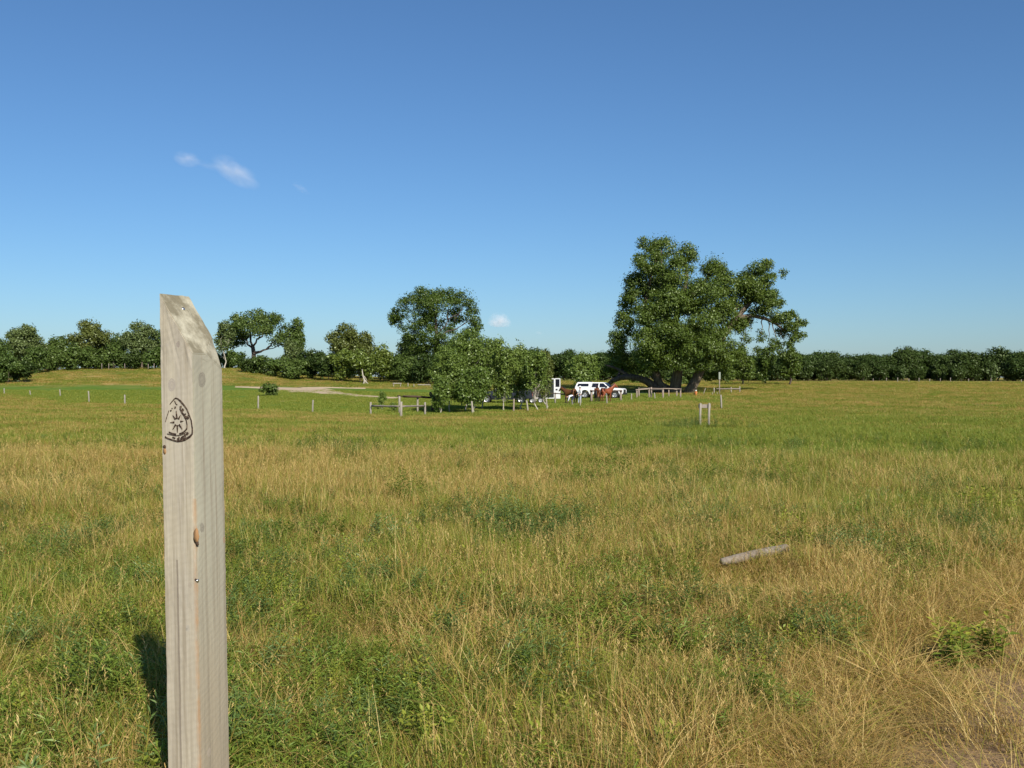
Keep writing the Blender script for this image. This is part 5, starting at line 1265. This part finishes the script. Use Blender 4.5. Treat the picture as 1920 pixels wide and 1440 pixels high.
def person(px, d, rz, J, shirt, trousers, label, hatm=None):
    """J: joints in the person's own space, facing +x"""
    t = empty('person', P(px, d), rad(rz), label, 'person'); V = lambda k: Vector(J[k])
    N = [(*J['pelvis'], .13, .11), (*J['waist'], .12, .10), (*J['chest'], .15, .11), (*J['neck0'], .075), (*J['neck'], .055), (*J['head'], .082, .095), (*J['crown'], .065, .075)]
    E = [(0,1),(1,2),(2,3),(3,4),(4,5),(5,6)]
    fw = Vector(J['face']).normalized(); hd = V('head'); nz = len(N); N += [(*(hd + fw*.10 + Vector((0,0,-.01))), .018)]; E += [(5, nz)]
    ch = len(N); N += [(*(hd + fw*.06 - (V('crown')-hd).normalized()*.085), .04)]; E += [(5, ch)]
    T, Lg = [], []
    for sg in ('l', 'r'):
        b = len(N); N += [(*J['sh_'+sg], .062), (*J['el_'+sg], .043), (*J['wr_'+sg], .028)]; E += [(2,b),(b,b+1),(b+1,b+2)]
        dd = V('wr_'+sg) - V('el_'+sg); hand_nodes(N, E, b+2, dd, fw)
        b = len(N); N += [(*J['hip_'+sg], .085), (*J['kn_'+sg], .06), (*J['an_'+sg], .04), (*J['toe_'+sg], .035)]; E += [(0,b),(b,b+1),(b+1,b+2),(b+2,b+3)]
    skin_mesh('body', N, E, M_SKIN, t)
    N = [(*J['pelvis'], .145, .125), (*J['waist'], .145, .12), (*J['chest'], .172, .13), (*J['neck0'], .08)]; E = [(0,1),(1,2),(2,3)]
    for sg in ('l', 'r'):
        b = len(N); N += [(*J['sh_'+sg], .078), (*J['el_'+sg], .060), (*(V('el_'+sg).lerp(V('wr_'+sg), .8)), .046)]; E += [(2,b),(b,b+1),(b+1,b+2)]
    skin_mesh('shirt', N, E, shirt, t)
    N = [(*(V('pelvis')+Vector((0,0,.03))), .152, .13)]; E = []
    for sg in ('l', 'r'):
        b = len(N); N += [(*J['hip_'+sg], .105), (*J['kn_'+sg], .08), (*(V('an_'+sg)+Vector((0,0,.02))), .065)]; E += [(0,b),(b,b+1),(b+1,b+2)]
    skin_mesh('trousers', N, E, trousers, t)
    for sg in ('l', 'r'):
        mb = MB(); a, q = V('an_'+sg), V('toe_'+sg); mb.tube([a+Vector((-.07,0,-.05)), a+Vector((0,0,-.045)), q+Vector((0,0,-.005)), q+Vector((.05,0,-.01))], [.035,.05,.045,.02], 10); mb.build('shoe', M_SHOE, t, True)
    up = (V('crown')-hd).normalized(); 
    for sg in (-1, 1):
        c = hd + fw*.085 + fw.cross(up)*sg*.032 + up*.02; mb = MB(); mb.tube([c-fw*.01, c, c+fw*.006], [.012,.013,.006], 8); mb.build('eye', M_EYE, t, True)
        c = hd + fw.cross(up)*sg*.088; mb = MB(); mb.tube([c-up*.035, c, c+up*.035], [.01,.02,.012], 7); mb.build('ear', M_SKIN, t, True)
    c = V('crown'); mb = MB(); mb.tube([c-up*.07-fw*.03, c-up*.01-fw*.025, c+up*.05-fw*.02, c+up*.075-fw*.02], [.092,.098,.075,.02], 12); mb.build('hair', M_HAIR, t, True)
    if hatm:
        mb = MB(); mb.tube([c-up*.005, c+up*.012], [.19,.185], 20); mb.tube([c+up*.012, c+up*.09, c+up*.13, c+up*.14], [.108,.10,.075,.02], 16); mb.build('hat', hatm, t, True)
    return t
STAND = dict(pelvis=(0,0,.95), waist=(0,0,1.10), chest=(.01,0,1.32), neck0=(0,0,1.46), neck=(.01,0,1.52), head=(.03,0,1.63), crown=(.02,0,1.70), face=(1,0,-.05),
  sh_l=(0,.19,1.40), el_l=(-.02,.25,1.13), wr_l=(.12,.24,.93), sh_r=(0,-.19,1.40), el_r=(.04,-.25,1.14), wr_r=(.22,-.20,1.02),
  hip_l=(0,.09,.88), kn_l=(.03,.10,.50), an_l=(0,.11,.09), toe_l=(.14,.12,.04), hip_r=(0,-.09,.88), kn_r=(.10,-.11,.50), an_r=(.14,-.12,.09), toe_r=(.28,-.13,.04))
person(1088, 102, 200, STAND, M_SHIRTW, M_JEAN, 'standing person in white shirt, white hat and pale jeans beside the brown horse', M_SHIRTW)
BEND = dict(pelvis=(-.14,0,.86), waist=(.0,0,.93), chest=(.22,0,.90), neck0=(.36,0,.84), neck=(.42,0,.82), head=(.52,0,.77), crown=(.58,0,.72), face=(.35,0,-1),
  sh_l=(.28,.18,.84), el_l=(.34,.20,.58), wr_l=(.42,.14,.36), sh_r=(.28,-.18,.84), el_r=(.30,-.20,.58), wr_r=(.40,-.14,.36),
  hip_l=(-.12,.10,.80), kn_l=(.0,.13,.45), an_l=(-.10,.14,.09), toe_l=(.04,.16,.04), hip_r=(-.12,-.10,.80), kn_r=(-.02,-.13,.45), an_r=(-.10,-.14,.09), toe_r=(.04,-.16,.04))
person(1072, 99, 190, BEND, M_SHIRTB, M_NAVY, 'person bending down in pale shirt and navy trousers at the brown horse', None)

# ------------------------------------------------------------------ small clouds
def cloud(px, row, wpx, hpx_, tilt, dens, label, seed, d=4200., bumps=None, flat=False):
    x = (px-960)/F*d; z = zrow(row, d); s = d/F
    bm = bmesh.new(); bmesh.ops.create_icosphere(bm, subdivisions=4, radius=1.0)
    from mathutils import noise as mn
    for v in bm.verts:
        p = v.co.copy(); k = 1 + .28*mn.noise(p*1.6 + Vector((seed, 0, 0))) + .12*mn.noise(p*4 + Vector((0, seed, 0)))
        v.co = p*k
        if flat and v.co.z < -.25: v.co.z = -.25 + (v.co.z+.25)*.25
    me = bpy.data.meshes.new('cloud'); bm.to_mesh(me); bm.free()
    m = bpy.data.materials.new('cloud_vapour_%s' % label.split()[0]); m.use_nodes = True; t = NT(m)
    for n in list(t.n): t.n.remove(n)
    out = t.new('ShaderNodeOutputMaterial'); pv = t.new('ShaderNodeVolumePrincipled'); t.l.new(pv.outputs[0], out.inputs['Volume'])
    pv.inputs['Color'].default_value = (.97, .95, .96, 1); pv.inputs['Anisotropy'].default_value = -0.3
    o_ = t.coord('Object'); ln = t.new('ShaderNodeVectorMath', operation='LENGTH'); t.l.new(o_, ln.inputs[0])
    fall = t.ramp(ln.outputs['Value'], [(.1, 1.), (.95, 0.)]); n = t.noise(o_, 1.8, 5, .65)
    t.l.new(t.math('MULTIPLY', t.math('MULTIPLY', fall, t.ramp(n, [(.38, 0.), (.62, 1.)])), dens), pv.inputs['Density'])
    me.materials.append(m); o = link('cloud', me); o.location = (x, d, z); o.rotation_euler = (0, rad(tilt), 0); o.scale = (wpx*s/2, max(hpx_, wpx*.4)*s/2, hpx_*s/2)
    return tag(o, label, 'cloud', 'small clouds')
cloud(351, 299, 62, 34, 12, .010, 'faint cloud wisp at the upper end of the tilted cloud streak', 1.0)
cloud(442, 323, 118, 50, 33, .0095, 'main tilted pinkish cloud streak high over the marker post', 2.0)
cloud(402, 313, 96, 18, 14, .003, 'thin veil joining the wisp and the main cloud streak', 3.3)
cloud(564, 353, 44, 16, 36, .006, 'tiny faint wisp of cloud beyond the main streak', 4.0)
cloud(936, 604, 50, 42, 5, .02, 'small white puffy cloud low above the aspen clump', 5.0, 6000., flat=True)
cloud(1010, 624, 14, 9, 20, .012, 'barely visible cloud scrap low beside the puffy cloud', 6.0, 6000.)
